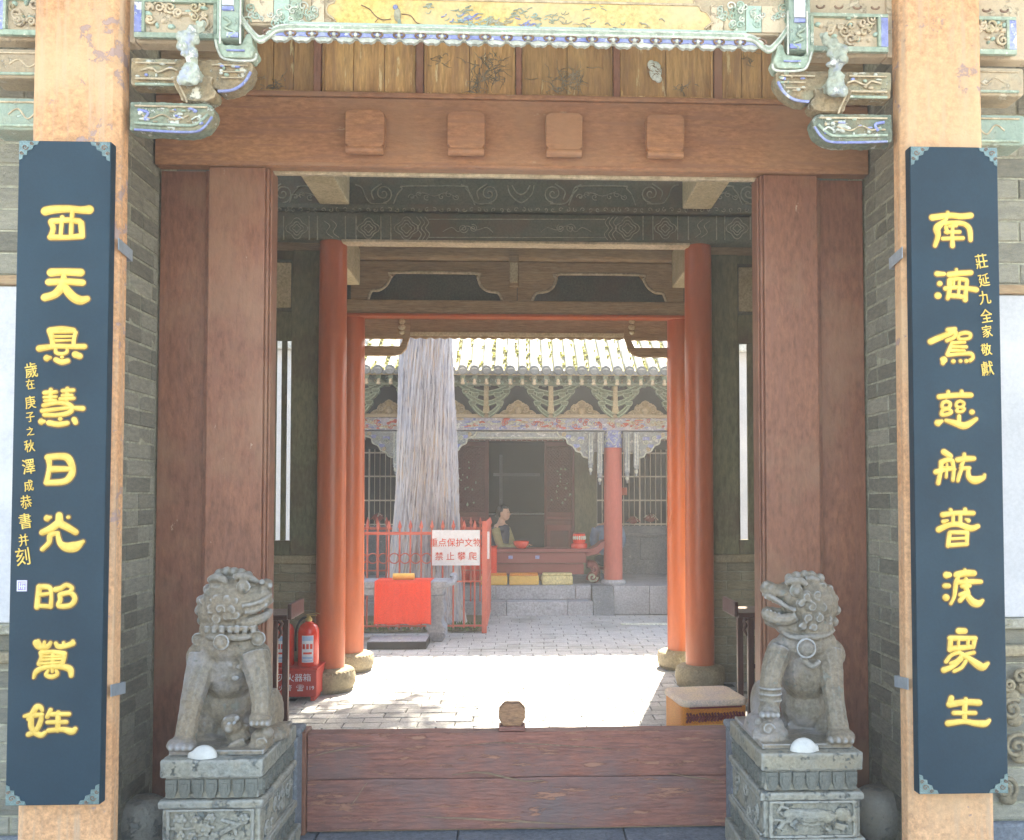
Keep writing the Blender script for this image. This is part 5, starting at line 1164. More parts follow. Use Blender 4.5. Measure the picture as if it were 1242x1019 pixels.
# red iron fence round the tree
YFn = 10.68; fz = lambda py: Z(py, YFn)
fe = thing('iron_fence', 'red iron fence with spear tips around the old cypress', 'fence')
cxn = X(589, YFn); xw0 = cxn-.125*15
pk = MB(); pk.tube([(0, 0, .06), (0, 0, fz(641))], .011, 6); pk.tube([(0, 0, fz(641)), (0, 0, fz(639)), (0, 0, fz(637)), (0, 0, fz(631))], [.014, .024, .02, .003], 6)
pk0 = pk.build('picket', M['ironred'], fe, loc=(xw0, YFn, 0)); 
def pcopy(x, y): o = pk0.copy(); COL.objects.link(o); o.location = (x, y, 0); o.parent = fe
for k in range(1, 15): pcopy(xw0+.125*k, YFn)
for k in range(1, 13): pcopy(cxn+.012, YFn+.13*k)
for k in range(16): pcopy(cxn-.125*k, YFn+1.56)
for (z0, z1) in ((fz(648.5), fz(645)), (fz(706), fz(704)), (.075, .095)):
    MB().box(xw0-.05, cxn, YFn-.012, YFn+.012, z0, z1).build('rail', M['ironred'], fe, .002)
    MB().box(cxn+.0, cxn+.024, YFn+.012, YFn+1.56, z0, z1).build('rail', M['ironred'], fe, .002)
    MB().box(xw0-.05, cxn, YFn+1.55, YFn+1.572, z0, z1).build('rail', M['ironred'], fe, .002)
MB().box(cxn-.04, cxn+.018, YFn-.035, YFn+.025, 0, fz(632)).build('corner_post', M['ironred'], fe, .004)
MB().box(cxn+.019, cxn+.045, YFn+.0, YFn+.05, fz(678), fz(645)).build('white_notice', M['signwhite'], fe, .003)
mr = MB(); mr.tube([(.058*cos(t), 0, .058*sin(t)) for t in [2*pi*i/18 for i in range(19)]], .007, 6, caps=False)
r0 = mr.build('ring', M['ironred'], fe, loc=(xw0+.0625, YFn, fz(677)))
for k in range(1, 15): o = r0.copy(); COL.objects.link(o); o.location = (xw0+.0625+.125*k, YFn, fz(677)); o.parent = fe
sg = thing('warning_sign', 'white enamel sign with red characters hung on the red iron fence', 'sign')
q0, q1 = P(524, 686, YFn-.03), P(582, 643, YFn-.03)
MB().box(q0.x, q1.x, YFn-.034, YFn-.028, q0.z, q1.z).build('sign_plate', M['signwhite'], sg, .002)
put_text('red_lettering', '重点保护文物', 552.5, 658, YFn-.0355, 10, M['redtext'], sg, .001, 0, .97)
put_text('red_lettering', '禁 止 攀 爬', 553, 674.5, YFn-.0355, 10, M['redtext'], sg, .001, 0, .97)
# planted soil inside the fence
m = MB(); m.add([(-2.3, YFn+.04, .012), (cxn-.03, YFn+.04, .012), (cxn-.03, 12.2, .012), (-2.3, 12.2, .012)], [(0, 1, 2, 3)])
tag(m.build('tree_pit_soil', M['soil']), kind='structure')
MB_ = MB(); random.seed(4)
for k in range(220):
    x, y = random.uniform(-1.9, cxn-.08), random.uniform(YFn+.06, YFn+.5); 
    for j in range(3):
        a = random.uniform(0, 6.3); h = random.uniform(.03, .1); w_ = .018
        MB_.add([(x, y, .01), (x+w_*cos(a), y+w_*sin(a), h*.6), (x+2*w_*cos(a+.3), y+2*w_*sin(a+.3), h), (x+w_*cos(a+1.2), y+w_*sin(a+1.2), h*.6)], [(0, 1, 2, 3)])
tag(MB_.build('ground_cover', M['plantg'], recalc=False), 'low green ground cover at the foot of the fence', 'plants', kind='stuff')
for (px, py, r, i) in ((565, 760, .055, 0), (561, 757, .035, 1)):
    q = P(px, py, 10.85); m = MB(); random.seed(i)
    for k in range(12):
        a = k*.52; tl = r*random.uniform(.7, 1.2); m.add([(0, 0, .01), (tl*.5*cos(a-.3), tl*.5*sin(a-.3), tl*.8), (tl*cos(a), tl*sin(a), tl*.9), (tl*.5*cos(a+.3), tl*.5*sin(a+.3), tl*.8)], [(0, 1, 2, 3)])
    tag(m.build('leafy_plant', mat('leaf_%d' % i, (.30, .45, .15), (.22, .36, .1), 9, bump=0, var=0), loc=(q.x, 10.85, .01), recalc=False), ('larger' if i == 0 else 'smaller')+' pale green leafy plant just inside the fence corner', 'plant', 'pale plants inside the fence')

# stone altar with red cloth
Ya = 10.0; za = lambda py, Y=Ya: Z(py, Y)
al = thing('stone_altar', 'blue grey stone altar table with scrolled end and leg in front of the cypress', 'stone altar')
ax0, ax1 = X(432, Ya), X(541, Ya); ztop = za(705)
MB().box(ax0-.5, ax1+.02, Ya, Ya+.42, ztop-.07, ztop).build('table_slab', M['altarstone'], al, .008)
m = MB(); Rr = .07
pts = smooth_path([(ax1+.0, ztop-.035, .040), (ax1+.05, ztop-.03, .038), (ax1+.085, ztop+.005, .032), (ax1+.085, ztop+.045, .026), (ax1+.055, ztop+.055, .020), (ax1+.045, ztop+.035, .014)], 4)
prof_u = [(x, z+r) for x, z, r in pts]
for i in range(len(pts)-1):
    pass
m.tube([(x, Ya+.21, z) for x, z, r in pts], [r for *_, r in pts], 10, flat=1)
m.v = [(x, Ya+.21+(y-Ya-.21)*6.6, z) for x, y, z in m.v]
m.build('scrolled_end', M['altarstone'], al)
MB().box(ax0-.45, ax1-.03, Ya+.03, Ya+.39, ztop-.155, ztop-.071).build('apron', M['altarstone'], al, .012)
def leg_poly(xc, sgn):
    f = lambda a: xc+sgn*a
    zz = ztop-.156
    return [(f(-.10), zz), (f(.10), zz), (f(.085), zz-.06), (f(.105), zz-.12), (f(.10), zz-.2), (f(.075), zz-.27), (f(.085), zz-.32), (f(.115), zz-.36), (f(.115), .05), (f(.08), .0), (f(-.02), .0), (f(-.06), .05), (f(-.085), .12), (f(-.10), .2)]
for sgn, xc in ((1, ax1-.12), (-1, ax0-.35)):
    MB().prism(leg_poly(xc, sgn), Ya+.05, Ya+.37).build('scroll_leg', M['altarstone'], al, .012)
m = MB()
m.tube([(x, Ya+.045, z) for x, z in [(ax1-.045+.035*cos(t)*(1-t/9), .075+.035*sin(t)*(1-t/9)) for t in [k*.5 for k in range(14)]]], .008, 6)
m.build('leg_scroll', M['altarstone'], al)
cl = MB(); nx, nzc = 40, 14; cx0, cx1 = X(455, Ya-.02), X(523, Ya-.02); vs = []
for j in range(nzc+3):
    for i in range(nx+1):
        x = cx0+(cx1-cx0)*i/nx
        if j < 3: vs.append((x, Ya+.40-(.40+.012)*j/2, ztop+.006))
        else:
            t_ = (j-2)/nzc; vs.append((x+.012*(t_)*(i/nx-.5), Ya-.016-.01*t_*sin(i*.5)-.004*sin(i*1.3+1), ztop+.004-(ztop-za(757))*t_+(.006*sin(i*.4) if j == nzc+2 else 0)))
cl.add(vs, [(j*(nx+1)+i, j*(nx+1)+i+1, (j+1)*(nx+1)+i+1, (j+1)*(nx+1)+i) for j in range(nzc+2) for i in range(nx)], 0, True)
o = cl.build('altar_cloth', M['cloth'], None); so_ = o.modifiers.new('solid', 'SOLIDIFY'); so_.thickness = .004
tag(o, 'bright red cloth hanging over the stone altar by the cypress', 'cloth')
o = MB().tube([(X(477, Ya+.1), Ya+.12, ztop+.045), (X(503, Ya+.1), Ya+.12, ztop+.045)], .036, 16).build('yellow_bundle', M['yellowbox'], None); tag(o, 'yellow rolled cloth bundle lying on the red altar cloth', 'bundle')
ks = thing('kneeling_slab', 'low dark stone slab with pale patterned top in front of the altar', 'stone slab'); Yk = 9.58
kx0, kx1 = X(446, Yk), X(518, Yk)
MB().box(kx0, kx1, Yk, Yk+.42, 0, .075).build('slab', M['dark'], ks, .006)
MB().box(kx0+.01, kx1-.01, Yk+.01, Yk+.41, .076, .082).build('slab_top', M['plinth'], ks, .002)
m = MB()
for i in range(6): m.tube(spiral((kx0+kx1)/2, 0, .12-.015*i, 1, 0, i, 1), .004, 5)
m.v = [(x, Yk+.21+z, .084) if 0 else (x, Yk+.21+z, .084+(y*.5)) for x, y, z in m.v]
m.build('slab_pattern', M['white'], ks)
# ------------------------------------------------------------------ temple hall across the courtyard
hall = thing('temple_hall', 'temple hall across the courtyard with tiled roof, painted brackets and dark doorway', 'temple hall')
YH, YHC, YD = 12.30, 12.72, 14.2
zp = Z(712, YH)
MB().box(-6, 6, YH+.36, 17, -.03, zp).build('platform', M['plinth'], hall, .006)
# edging stones and steps
def stones(xa, xb, y0, y1, z0, z1, L, nm):
    x = xa
    while x < xb-.05:
        l = min(L*random.uniform(.8, 1.3), xb-x); MB().box(x+.003, x+l-.003, y0, y1, z0, z1).build(nm, M['plinth'], hall, .008); x += l
xs1 = X(718, YH)
stones(-4.6, xs1, YH+.10, YH+.355, zp*.5+.002, zp, .85, 'platform_stone'); stones(-4.6, xs1, YH-.14, YH+.355, -.02, zp*.5, .9, 'step_stone')
m = MB(); xr0, xr1 = xs1+.008, X(744, YH)
m.add([(xr0, YH+.09, zp), (xr1, YH+.09, zp), (xr1, YH+.35, zp), (xr0, YH+.35, zp), (xr0, YH-.16, -.02), (xr1, YH-.16, -.02), (xr1, YH+.35, -.02), (xr0, YH+.35, -.02)], [(0,1,2,3), (0,1,5,4), (1,2,6,5), (2,3,7,6), (3,0,4,7), (4,5,6,7)])
m.build('ramp_stone', M['bluestone'], hall, .006)
stones(xr1+.006, 5, YH+.06, YH+.355, -.02, zp, .6, 'platform_stone')
zh = lambda py, Y: Z(py, Y)
xcol = X(743.5, YHC)
for x in (xcol-5.4, xcol-2.7, xcol, xcol+2.7):
    MB().lathe([(.17, zp), (.18, zp+.03), (.15, zp+.06)], 24, (x, YHC, 0)).build('column_foot', M['plinth'], hall)
    MB().lathe([(.132, zp+.061), (.130, zp+.6), (.126, zh(543, YHC)-.002)], 28, (x, YHC, 0)).build('hall_column', M['redcol2'], hall)
    MB().lathe([(.131, zh(543, YHC)), (.131, zh(522, YHC))], 28, (x, YHC, 0)).build('column_collar', M['blue'], hall)
    m = MB(); random.seed(int(x*10))
    for k in range(26):
        a = random.uniform(pi, 2*pi); z = random.uniform(zh(541, YHC), zh(524, YHC)); m.tube([(x+.134*cos(a+t), YHC+.134*sin(a+t), z+.03*sin(t*9+k)) for t in (-.12, 0, .12)], .006, 5)
    m.build('collar_pattern', M['white'], hall)
# architrave with blue painting
zb0, zb1 = zh(522, YHC-.1), zh(507, YHC-.1)
ab = MB().box(-5.2, 5.2, YHC-.13, YHC+.12, zb0, zb1).build('architrave', M['arch'], hall, .01)
m = MB(); random.seed(8)
for k in range(190):
    x = random.uniform(-2.2, 2.3); z = random.uniform(zb0+.02, zb1-.02); m.ball((x, YHC-.131, z), (random.uniform(.02, .07), .006, random.uniform(.008, .022)), random.choice((0, 0, 0, 1, 3, 2) if abs(x) < 1.2 else (0, 1, 3, 3, 2)), u=8, v=4)
x = -2.2
while x < 2.3:
    l = random.uniform(.10, .26); 
    for k in range(4): 
        q = random.uniform(zb0+.04, zb1-.04); m.tube(spiral(x+random.uniform(.02, l), q, random.uniform(.02, .04), 1.2, YHC-.141, k, 1), .006, 5, random.choice((1, 2, 1)))
    x += l+.012
tag(m.build('painted_border', [M['blue'], M['white'], M['redcol2'], M['carv_brown']], ab), kind='stuff')
MB().box(-5.2, 5.2, YHC-.16, YHC+.14, zb1+.001, zb1+.05).build('cap_plank', M['carv_brown'], ab, .008)
# blue band painted lip and scalloped apron between column brackets
def z2(py): return Z(py, YHC-.05)
f = lambda px: X(px, YHC-.05)
for (pa, pb) in ((562, 690), (300, 443), (800, 960)):
    pp = [(f(pa), z2(523.5)), (f(pb), z2(523.5))]; n = int((pb-pa)/3.2)
    for i in range(n+1):
        t_ = 1-i/n; pp.append((f(pa)+(f(pb)-f(pa))*t_, z2(532.5 if i % 2 else 534.5)))
    o = MB().prism(pp, YHC-.07, YHC-.03).build('hall_apron', M['queti'], hall)
    m = MB(); m.tube([(f(pa), YHC-.075, z2(524.5)), (f(pb), YHC-.075, z2(524.5))], .010, 6); m.tube([(f(pa), YHC-.075, z2(531)), (f(pb), YHC-.075, z2(531))], .012, 6); m.tube([(f(pa), YHC-.075, z2(533.6)), (f(pb), YHC-.075, z2(533.6))], .006, 5, 1); m.build('apron_lip', [M['white'], M['ring']], o)
def queti(cx, sg):
    g_ = lambda a: cx+sg*a*.0116
    poly = [(0, 523.5), (57, 523.5), (54, 529), (46, 532), (44, 538), (38, 541), (34, 547), (28, 549), (25, 554), (14, 556), (12, 548), (0, 548)]
    o = MB().prism([(g_(a), z2(b_)) for a, b_ in poly], YHC-.09, YHC-.02).build('carved_corner_bracket', M['queti'], hall, .008)
    m = MB()
    e = smooth_path([(g_(a), YHC-.097, z2(b_)) for a, b_ in poly[1:10]], 3); m.tube(e, .012, 6, 0)
    for (a, b_, r) in ((48, 527, .03), (38, 532, .035), (28, 536, .04), (30, 545, .03), (18, 530, .03), (20, 548, .03)): m.tube(spiral(g_(a), z2(b_), r, 1.3, YHC-.1, a, sg), .009, 6, 1 if b_ % 2 else 0)
    for (a, b_, w_) in ((24, 530, 8), (40, 528, 6), (30, 539, 7)): m.box(g_(a), g_(a+w_), YHC-.099, YHC-.0905, z2(b_+4), z2(b_), 2)
    m.build('bracket_carving', [M['white'], M['creamline'], M['blue']], o)
    for a, b0_, b1_ in ((17, 525, 579), (26, 525, 587), ): pass
for x in (xcol-2.7, xcol):
    for sg in (-1, 1):
        queti(x+sg*.132, sg)
        for a, b1_ in (((17, 584), (28, 572)) if sg < 0 else ((16, 582), (27, 574))):
            xx = x+sg*a*.0116; w_ = .036
            m = MB(); m.box(xx-w_, xx+w_, YHC-.15, YHC-.10, z2(b1_-8), z2(524)); m.ball((xx, YHC-.125, z2(b1_-6)), (.034, .03, .03), 0); m.ball((xx, YHC-.125, z2(b1_-2)), (.026, .025, .035), 1); m.ball((xx, YHC-.125, z2(b1_+2)), (.014, .014, .03), 0)
            m.tube([(xx-w_*.5, YHC-.152, z2(526)), (xx-w_*.5, YHC-.152, z2(b1_-10))], .006, 5, 1); m.tube([(xx+w_*.5, YHC-.152, z2(526)), (xx+w_*.5, YHC-.152, z2(b1_-10))], .006, 5, 1)
            m.build('hanging_pendant', [M['queti'], M['white']], hall)
# bracket zone: dark board, green bracket fans, gold cloud ornaments
zz0, zz1 = zb1+.052, Z(456, YHC-.2)
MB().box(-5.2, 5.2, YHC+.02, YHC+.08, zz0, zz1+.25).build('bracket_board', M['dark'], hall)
sp_ = (X(745, YHC)-X(668, YHC))
zk = lambda py: Z(py, YHC-.15)
def fan():
    t = empty('bracket_set'); t.parent = hall; s_ = .0116; y0 = YHC-.16
    m = MB(); m.prism([(-.05, zz0), (.05, zz0), (.035, zk(492)), (.03, zk(463)), (-.03, zk(463)), (-.035, zk(492))], y0-.08, y0+.14, 1)
    m.build('nose', [M['fan'], M['palebeam']], t, .006)
    for zi, w_ in ((497, 16), (483, 24), (471, 33)):
        m = MB()
        for sg in (-1, 1):
            pts = [(sg*.03, y0-.02, zk(zi+7)), (sg*w_*.45*s_, y0-.02, zk(zi+4)), (sg*w_*.8*s_, y0-.02, zk(zi-1)), (sg*w_*s_, y0-.02, zk(zi-6))]
            m.tube(smooth_path(pts, 3), [.040]*10, 6, 0, flat=1.4); 
            e = [(p[0], y0-.075, p[2]+.028) for p in smooth_path(pts, 3)]; m.tube(e, .008, 5, 1)
            e = [(p[0], y0-.075, p[2]-.028) for p in smooth_path(pts, 3)]; m.tube(e, .008, 5, 1)
        m.build('curved_arm', [M['fan'], M['palerim']], t)
        for sg in (-1, 1):
            for a in ((w_, ) if zi > 490 else (w_, w_*.55)):
                m = MB()
                x = sg*a*s_; z = zk(zi-7) if a == w_ else zk(zi-3)
                m.prism([(x-.035, z-.03), (x+.035, z-.03), (x+.05, z+.012), (x+.05, z+.035), (x-.05, z+.035), (x-.05, z+.012)], y0-.085, y0+.04)
                m.tube([(x-.05, y0-.09, z+.03), (x-.05, y0-.09, z+.010), (x-.034, y0-.09, z-.027), (x+.034, y0-.09, z-.027), (x+.05, y0-.09, z+.010), (x+.05, y0-.09, z+.03), (x-.05, y0-.09, z+.03)], .006, 5, 1); m.build('cup_block', [M['fan'], M['palerim']], t)
    return t
f0 = fan(); f0.location.x = X(668, YHC-.15)
for k in (-4, -3, -2, -1, 1, 2, 3):
    c_ = copy_tree(f0, hall); c_.location.x = f0.location.x+sp_*k
def cloud():
    s_ = .0112; yy = YHC-.05
    half = [(0, 485), (4, 487), (7, 491), (10, 490), (13, 493), (14, 497), (18, 498), (22, 501), (22, 505.5)]
    poly = [(a*s_, zk(b_)) for a, b_ in half]+[(-a*s_, zk(b_)) for a, b_ in half[::-1]][:-1]
    o = MB().prism(poly, yy-.04, yy+.03).build('cloud_ornament', M['sand'], hall, .006)
    m = MB(); pp = poly+[poly[0]]; m.tube([(x, yy-.045, z) for x, z in pp], .008, 5)
    for sg in (-1, 1):
        for (a, b_, r) in ((10, 496, .045), (17, 502, .035), (6, 491, .03)): m.tube(spiral(sg*a*s_, zk(b_), r, 1.4, yy-.055, a, sg), .010, 6)
    m.ball((0, yy-.04, zk(498)), (.05, .02, .055))
    m.build('cloud_scroll', M['creamline'], o); return o
c0 = cloud(); c0.location.x = X(628, YHC-.1)+.0
for k in (-4, -3, -2, -1, 1, 2, 3): c_ = copy_tree(c0, hall); c_.location.x = c0.location.x+sp_*k
# painted purlin and rafters
MB().box(-5.2, 5.2, YHC-.42, YHC-.28, Z(467, YHC-.4), Z(456, YHC-.4)).build('eave_purlin', M['fan'], hall, .03)
m = MB(); random.seed(9)
for k in range(60):
    x = -2.3+k*.078; m.tube(spiral(x, Z(461.5+random.uniform(-2, 2), YHC-.43), random.uniform(.015, .035), 1, YHC-.43, k, 1), .007, 5, random.choice((0, 1, 2)))
m.build('purlin_painting', [M['mint'], M['creamline'], M['carv_green']], hall)
YE = 11.82; ze = Z(452.5, YE); SL = .60; RY = 14.6
tsp = X(691, YE)-X(676.5, YE)
x0t = X(691.5, YE)
rafter = MB().box(-.03, .03, YE+.04, YHC+.1, -.03, .03); ra = rafter.build('rafter', M['fan'], hall)
ra.location = (x0t, 0, ze-.045)
for k in range(-22, 23):
    if k: o = ra.copy(); COL.objects.link(o); o.parent = hall; o.location = (x0t+tsp*k, 0, ze-.045)
kb = MB(); kb.ball((0, 0, 0), (.022, .02, .03)); kb.ball((0, -.01, -.035), (.028, .022, .022)); kn = kb.build('rafter_end', M['creamline'], hall, loc=(x0t, YE+.05, ze-.095))
for k in range(-22, 23):
    if k: o = kn.copy(); COL.objects.link(o); o.parent = hall; o.location = (x0t+tsp*k, YE+.05, ze-.095)
MB().box(-5.6, 5.6, YE+.005, YE+.03, ze-.028, ze+.012).build('eave_fascia', M['sand'], hall, .003)
MB().add([(-5.6, YE+.0, ze+.013), (5.6, YE, ze+.013), (5.6, RY, ze+.013+SL*(RY-YE)), (-5.6, RY, ze+.013+SL*(RY-YE)), (-5.6, YE, ze-.02), (5.6, YE, ze-.02), (5.6, RY, ze-.1+SL*(RY-YE)), (-5.6, RY, ze-.1+SL*(RY-YE))],
         [(0,1,2,3), (4,5,6,7), (0,1,5,4), (2,3,7,6), (1,2,6,5), (0,3,7,4)]).build('roof_deck', M['tilegroove'], hall)
MB().add([(-5.6, RY, ze+SL*(RY-YE)), (5.6, RY, ze+SL*(RY-YE)), (5.6, 17.4, ze-.2), (-5.6, 17.4, ze-.2), (-5.6, RY, ze-.1+SL*(RY-YE)), (5.6, RY, ze-.1+SL*(RY-YE)), (5.6, 17.4, ze-.3), (-5.6, 17.4, ze-.3)],
         [(0,1,2,3), (4,5,6,7), (0,1,5,4), (2,3,7,6), (1,2,6,5), (0,3,7,4)]).build('rear_roof', M['tile'], hall)
MB().box(-5.6, 5.6, RY-.13, RY+.13, ze+SL*(RY-YE)-.05, ze+SL*(RY-YE)+.3).build('ridge', M['tile'], hall, .04)
sa = math.atan(SL); TL = .215
def half_tile(L, r0, r1, n=7):
    vs = []
    for (y, r) in ((0, r0), (L, r1)):
        for j in range(n+1): a = pi*j/n; vs.append((r*cos(a), y, r*sin(a)))
    fs = [(j, j+1, n+2+j, n+1+j) for j in range(n)]+[list(range(n, -1, -1))]
    return vs, fs
me_t = []
for i in range(4):
    m = MB(); v_, f_ = half_tile(TL+.012, +.0505*random.uniform(.99, 1.01), .0497); m.add(v_, f_[:-1], 0, True); m.add(v_[:8], [list(range(7, -1, -1))], 0, False)
    me = bpy.data.meshes.new('roof_tile'); me.from_pydata(m.v, [], m.f); me.materials.append(M['tile']); me.polygons.foreach_set('use_smooth', [True]*7+[False]); me.update(); me_t.append(me)
kk = 0
for k in range(-17, 10):
    for j in range(10):
        d = j*TL; o = place('roof_tile', random.choice(me_t), hall, (x0t+tsp*k+random.uniform(-.004, .004), YE-.02+d*cos(sa), ze+.018+d*sin(sa)+random.uniform(0, .001)))
        o.rotation_euler.x = sa
st2 = MB()
for k in range(-35, 36):
    a, b_ = (0, 15) if not -17 <= k < 10 else (10, 15)
    for j in range(a, b_):
        d = j*TL; v_, f_ = half_tile(TL+.01, .052, .047, 6); T = Matrix.Translation((x0t+tsp*k, YE-.02+d*cos(sa), ze+.018+d*sin(sa))) @ Matrix.Rotation(sa, 4, 'X'); st2.add(v_, f_, 0, True, T)
tag(st2.build('upper_tiles', M['tile'], hall, recalc=False), kind='stuff')
cpm = MB(); cpm.lathe([(.001, .004), (.040, .004), (.044, 0), (.060, 0), (.065, .004), (.065, .016), (.05, .018)], 18); cpm.v = [(x, -z, y) for x, y, z in cpm.v]
cp = cpm.build('end_cap', M['cap'], hall, loc=(x0t, YE-.018, ze+.035))
pan = MB().prism([(-.05, 0), (.05, 0), (.04, -.035), (0, -.055), (-.04, -.035)], -.02, 0); pn = pan.build('drip_tile', M['cap'], hall, loc=(x0t+tsp/2, YE-.004, ze+.03))
for k in range(-19, 12):
    if k:
        o = cp.copy(); COL.objects.link(o); o.parent = hall; o.location.x = x0t+tsp*k
        o = pn.copy(); COL.objects.link(o); o.parent = hall; o.location.x = x0t+tsp*(k+.5)
# mossy tufts in the tile valleys
random.seed(6); m = MB()
for k in range(420):
    kx = random.randint(-18, 9); d = random.uniform(.05, 1.9); x = x0t+tsp*(kx+.5)+random.gauss(0, .016)
    m.ball((x, YE+d*cos(sa), ze+.03+d*sin(sa)), (random.uniform(.01, .025), random.uniform(.015, .05), random.uniform(.01, .022)), u=6, v=4)
tag(m.build('roof_moss', mat('yellow_moss', (.45, .42, .08), (.30, .32, .06), 9, bump=.5, var=0), hall), kind='stuff')

# hall front wall, door leaves, windows
fd = lambda px: X(px, YD); zd = lambda py: Z(py, YD)
wl = MB(); ztw = 3.3
dx0, dx1 = fd(593), fd(660); zdt = zd(535)
lfx0, lfx1 = fd(545), fd(697)
wx0, wx1 = fd(724), fd(724)+2.2; wz0, wz1 = zd(638), zd(545)
MB().box(lfx0, lfx1, YD, YD+.15, zdt+.002, ztw).build('door_head', M['darkred'], hall)
MB().box(lfx1+.001, wx0-.001, YD, YD+.15, zp, ztw).build('door_side_wall', M['greenwood'], hall)
MB().box(wx0, wx1, YD, YD+.15, wz1, ztw).build('window_head', M['dark'], hall)
MB().box(wx0, wx1, YD, YD+.15, zp, wz0).build('window_wall', M['bluestone'], hall)
MB().box(wx1+.001, 5.5, YD, YD+.15, zp, ztw).build('front_wall', M['bluestone'], hall)
# mirrored window on the left
wl1, wl0 = -(wx0)-.04, -(wx1)
MB().box(wl1+.001, lfx0-.001, YD, YD+.15, zp, ztw).build('door_side_wall', M['greenwood'], hall)
MB().box(wl0, wl1, YD, YD+.15, wz1, ztw).build('window_head', M['dark'], hall); MB().box(wl0, wl1, YD, YD+.15, zp, wz0).build('window_wall', M['bluestone'], hall)
MB().box(-5.5, wl0-.001, YD, YD+.15, zp, ztw).build('front_wall', M['bluestone'], hall)
MB().box(fd(776), fd(806), YD-.02, YD-.001, zd(679), zd(652)).build('wall_panel', M['bluestone'], hall, .01)
MB().box(fd(757), fd(812), YD-.03, YD-.001, zd(650), zd(647)).build('wall_moulding', M['bluestone'], hall, .006)
for (a, b_) in ((wl0, wl1), (wx0, wx1)):
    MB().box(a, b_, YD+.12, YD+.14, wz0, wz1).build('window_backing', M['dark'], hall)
    gr = empty('window_grille'); gr.parent = hall; n = int((b_-a)/.083)
    for i in range(n+1): x = a+(b_-a)*i/n; w_ = .012 if i % 6 == 2 else .005; MB().box(x-w_, x+w_, YD+.01-(.006 if w_ > .01 else 0), YD+.03, wz0, wz1).build('bar', M['bars'], gr)
    for py in (549.5, 578, 607, 636): MB().box(a, b_, YD-.004, YD+.008, zd(py+.9), zd(py-.9)).build('bar', M['bars'], gr)
# door leaves: left one, right one
def leaf(xa, xb, flip):
    l = empty('door_leaf'); l.parent = hall; z0, z1 = zp+.05, zdt-.002
    def bx(u0, u1, v0, v1, y0=YD-.01, y1=YD+.045, nm='stile', mt='darkred'): return MB().box(xa+(xb-xa)*u0, xa+(xb-xa)*u1, y0, y1, z0+(z1-z0)*v0, z0+(z1-z0)*v1).build(nm, M[mt], l, .005)
    bx(0, .09, 0, 1); bx(.91, 1, 0, 1)
    for v in (0, .36, .42, .96): bx(.0905, .9095, v, v+.035, nm='cross_rail')
    bx(.0905, .9095, .0355, .3595, YD+.01, YD+.03, 'lower_panel', 'maroon'); bx(.2, .8, .09, .31, YD-.0, YD+.009, 'panel_field', 'darkred'); bx(.0905, .9095, .396, .4195, YD+.01, YD+.03, 'waist_panel', 'maroon')
    bx(.0905, .9095, .4555, .9595, YD+.02, YD+.03, 'lattice_backing', 'darkred')
    m = MB(); random.seed(12 if flip else 13)
    X0, X1, Z0, Z1 = xa+(xb-xa)*.1, xa+(xb-xa)*.9, z0+(z1-z0)*.46, z0+(z1-z0)*.955
    nx_, nz_ = 7, 18
    for i in range(nx_):
        for j in range(nz_): 
            x, z = X0+(X1-X0)*(i+.5)/nx_, Z0+(Z1-Z0)*(j+.5)/nz_; m.tube([(x+.026*cos(t), YD+.008, z+.026*sin(t)) for t in [2*pi*q/8 for q in range(9)]], .006, 4, 0, caps=False)
    for k in range(16):
        x = (X0+X1)/2+(-.08 if flip else .02)+random.gauss(0, .09); z = Z0+(Z1-Z0)*random.uniform(.08, .8); m.ball((x, YD-.004, z), (random.uniform(.008, .022), .006, random.uniform(.01, .024)), 1, u=6, v=4)
    m.build('carved_lattice', [M['darkred'], M['paint_line']], l)
leaf(fd(545), dx0-.003, True); leaf(dx1+.003, lfx1-.003, False)
# dim interior
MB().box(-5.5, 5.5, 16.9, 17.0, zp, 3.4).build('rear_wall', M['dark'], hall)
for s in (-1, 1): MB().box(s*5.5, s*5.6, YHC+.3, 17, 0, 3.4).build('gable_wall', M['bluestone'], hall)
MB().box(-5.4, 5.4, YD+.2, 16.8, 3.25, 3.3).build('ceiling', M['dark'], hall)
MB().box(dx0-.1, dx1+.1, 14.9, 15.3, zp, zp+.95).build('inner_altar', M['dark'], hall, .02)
MB().box(dx0-.1, dx1+.1, 14.86, 14.9, zp+.92, zp+.945).build('altar_edge', M['plinth'], hall)
m = MB(); m.box(dx0+.15, dx0+.2, 14.88, 14.92, zp+1.0, zp+1.9); m.box(dx0+.05, dx1-.05, 14.88, 14.92, zp+1.55, zp+1.6); m.build('hanging_banner', M['bluestone'], hall)
# red offering bunches on the window ledge
for (px, py, r, nm_l) in ((768, 630, .11, 'red ribbon offering bunch on the window ledge nearer the column'), (789, 628, .14, 'larger red ribbon offering bunch on the window ledge farther from the column'), (458, 627, .13, 'dark red flower bunch on the left window ledge behind the fence')):
    q = P(px, py, YD-.06); m = MB(); random.seed(px)
    for k in range(26):
        a = random.uniform(0, pi); L = r*random.uniform(.4, 1); m.tube([(0, 0, -.02), (L*.6*cos(a), -.01*random.random(), L*.5*sin(a)), (L*cos(a), -.02, L*.8*sin(a)-.05)], [.012, .014, .006], 5, random.choice((0, 0, 1, 2)))
    m.ball((0, 0, -.03), (.07, .03, .04), 0)
    tag(m.build('ribbon_bunch', [M['maroon'], M['darkred'], M['bars']], None, loc=(q.x, YD-.06, q.z)), nm_l, 'offering', 'offering bunches on the window ledges')
o = MB().box(-.045, .045, -.01, .01, -.06, .06).build('notice', M['ironred'], None, .004, loc=tuple(P(757, 596, YHC+.3))); o['_'] = 0; del o['_']
tag(o, 'small pink red notice card on the window bars just right of the hall column', 'notice')
o.location = P(757, 596, YD-.02)

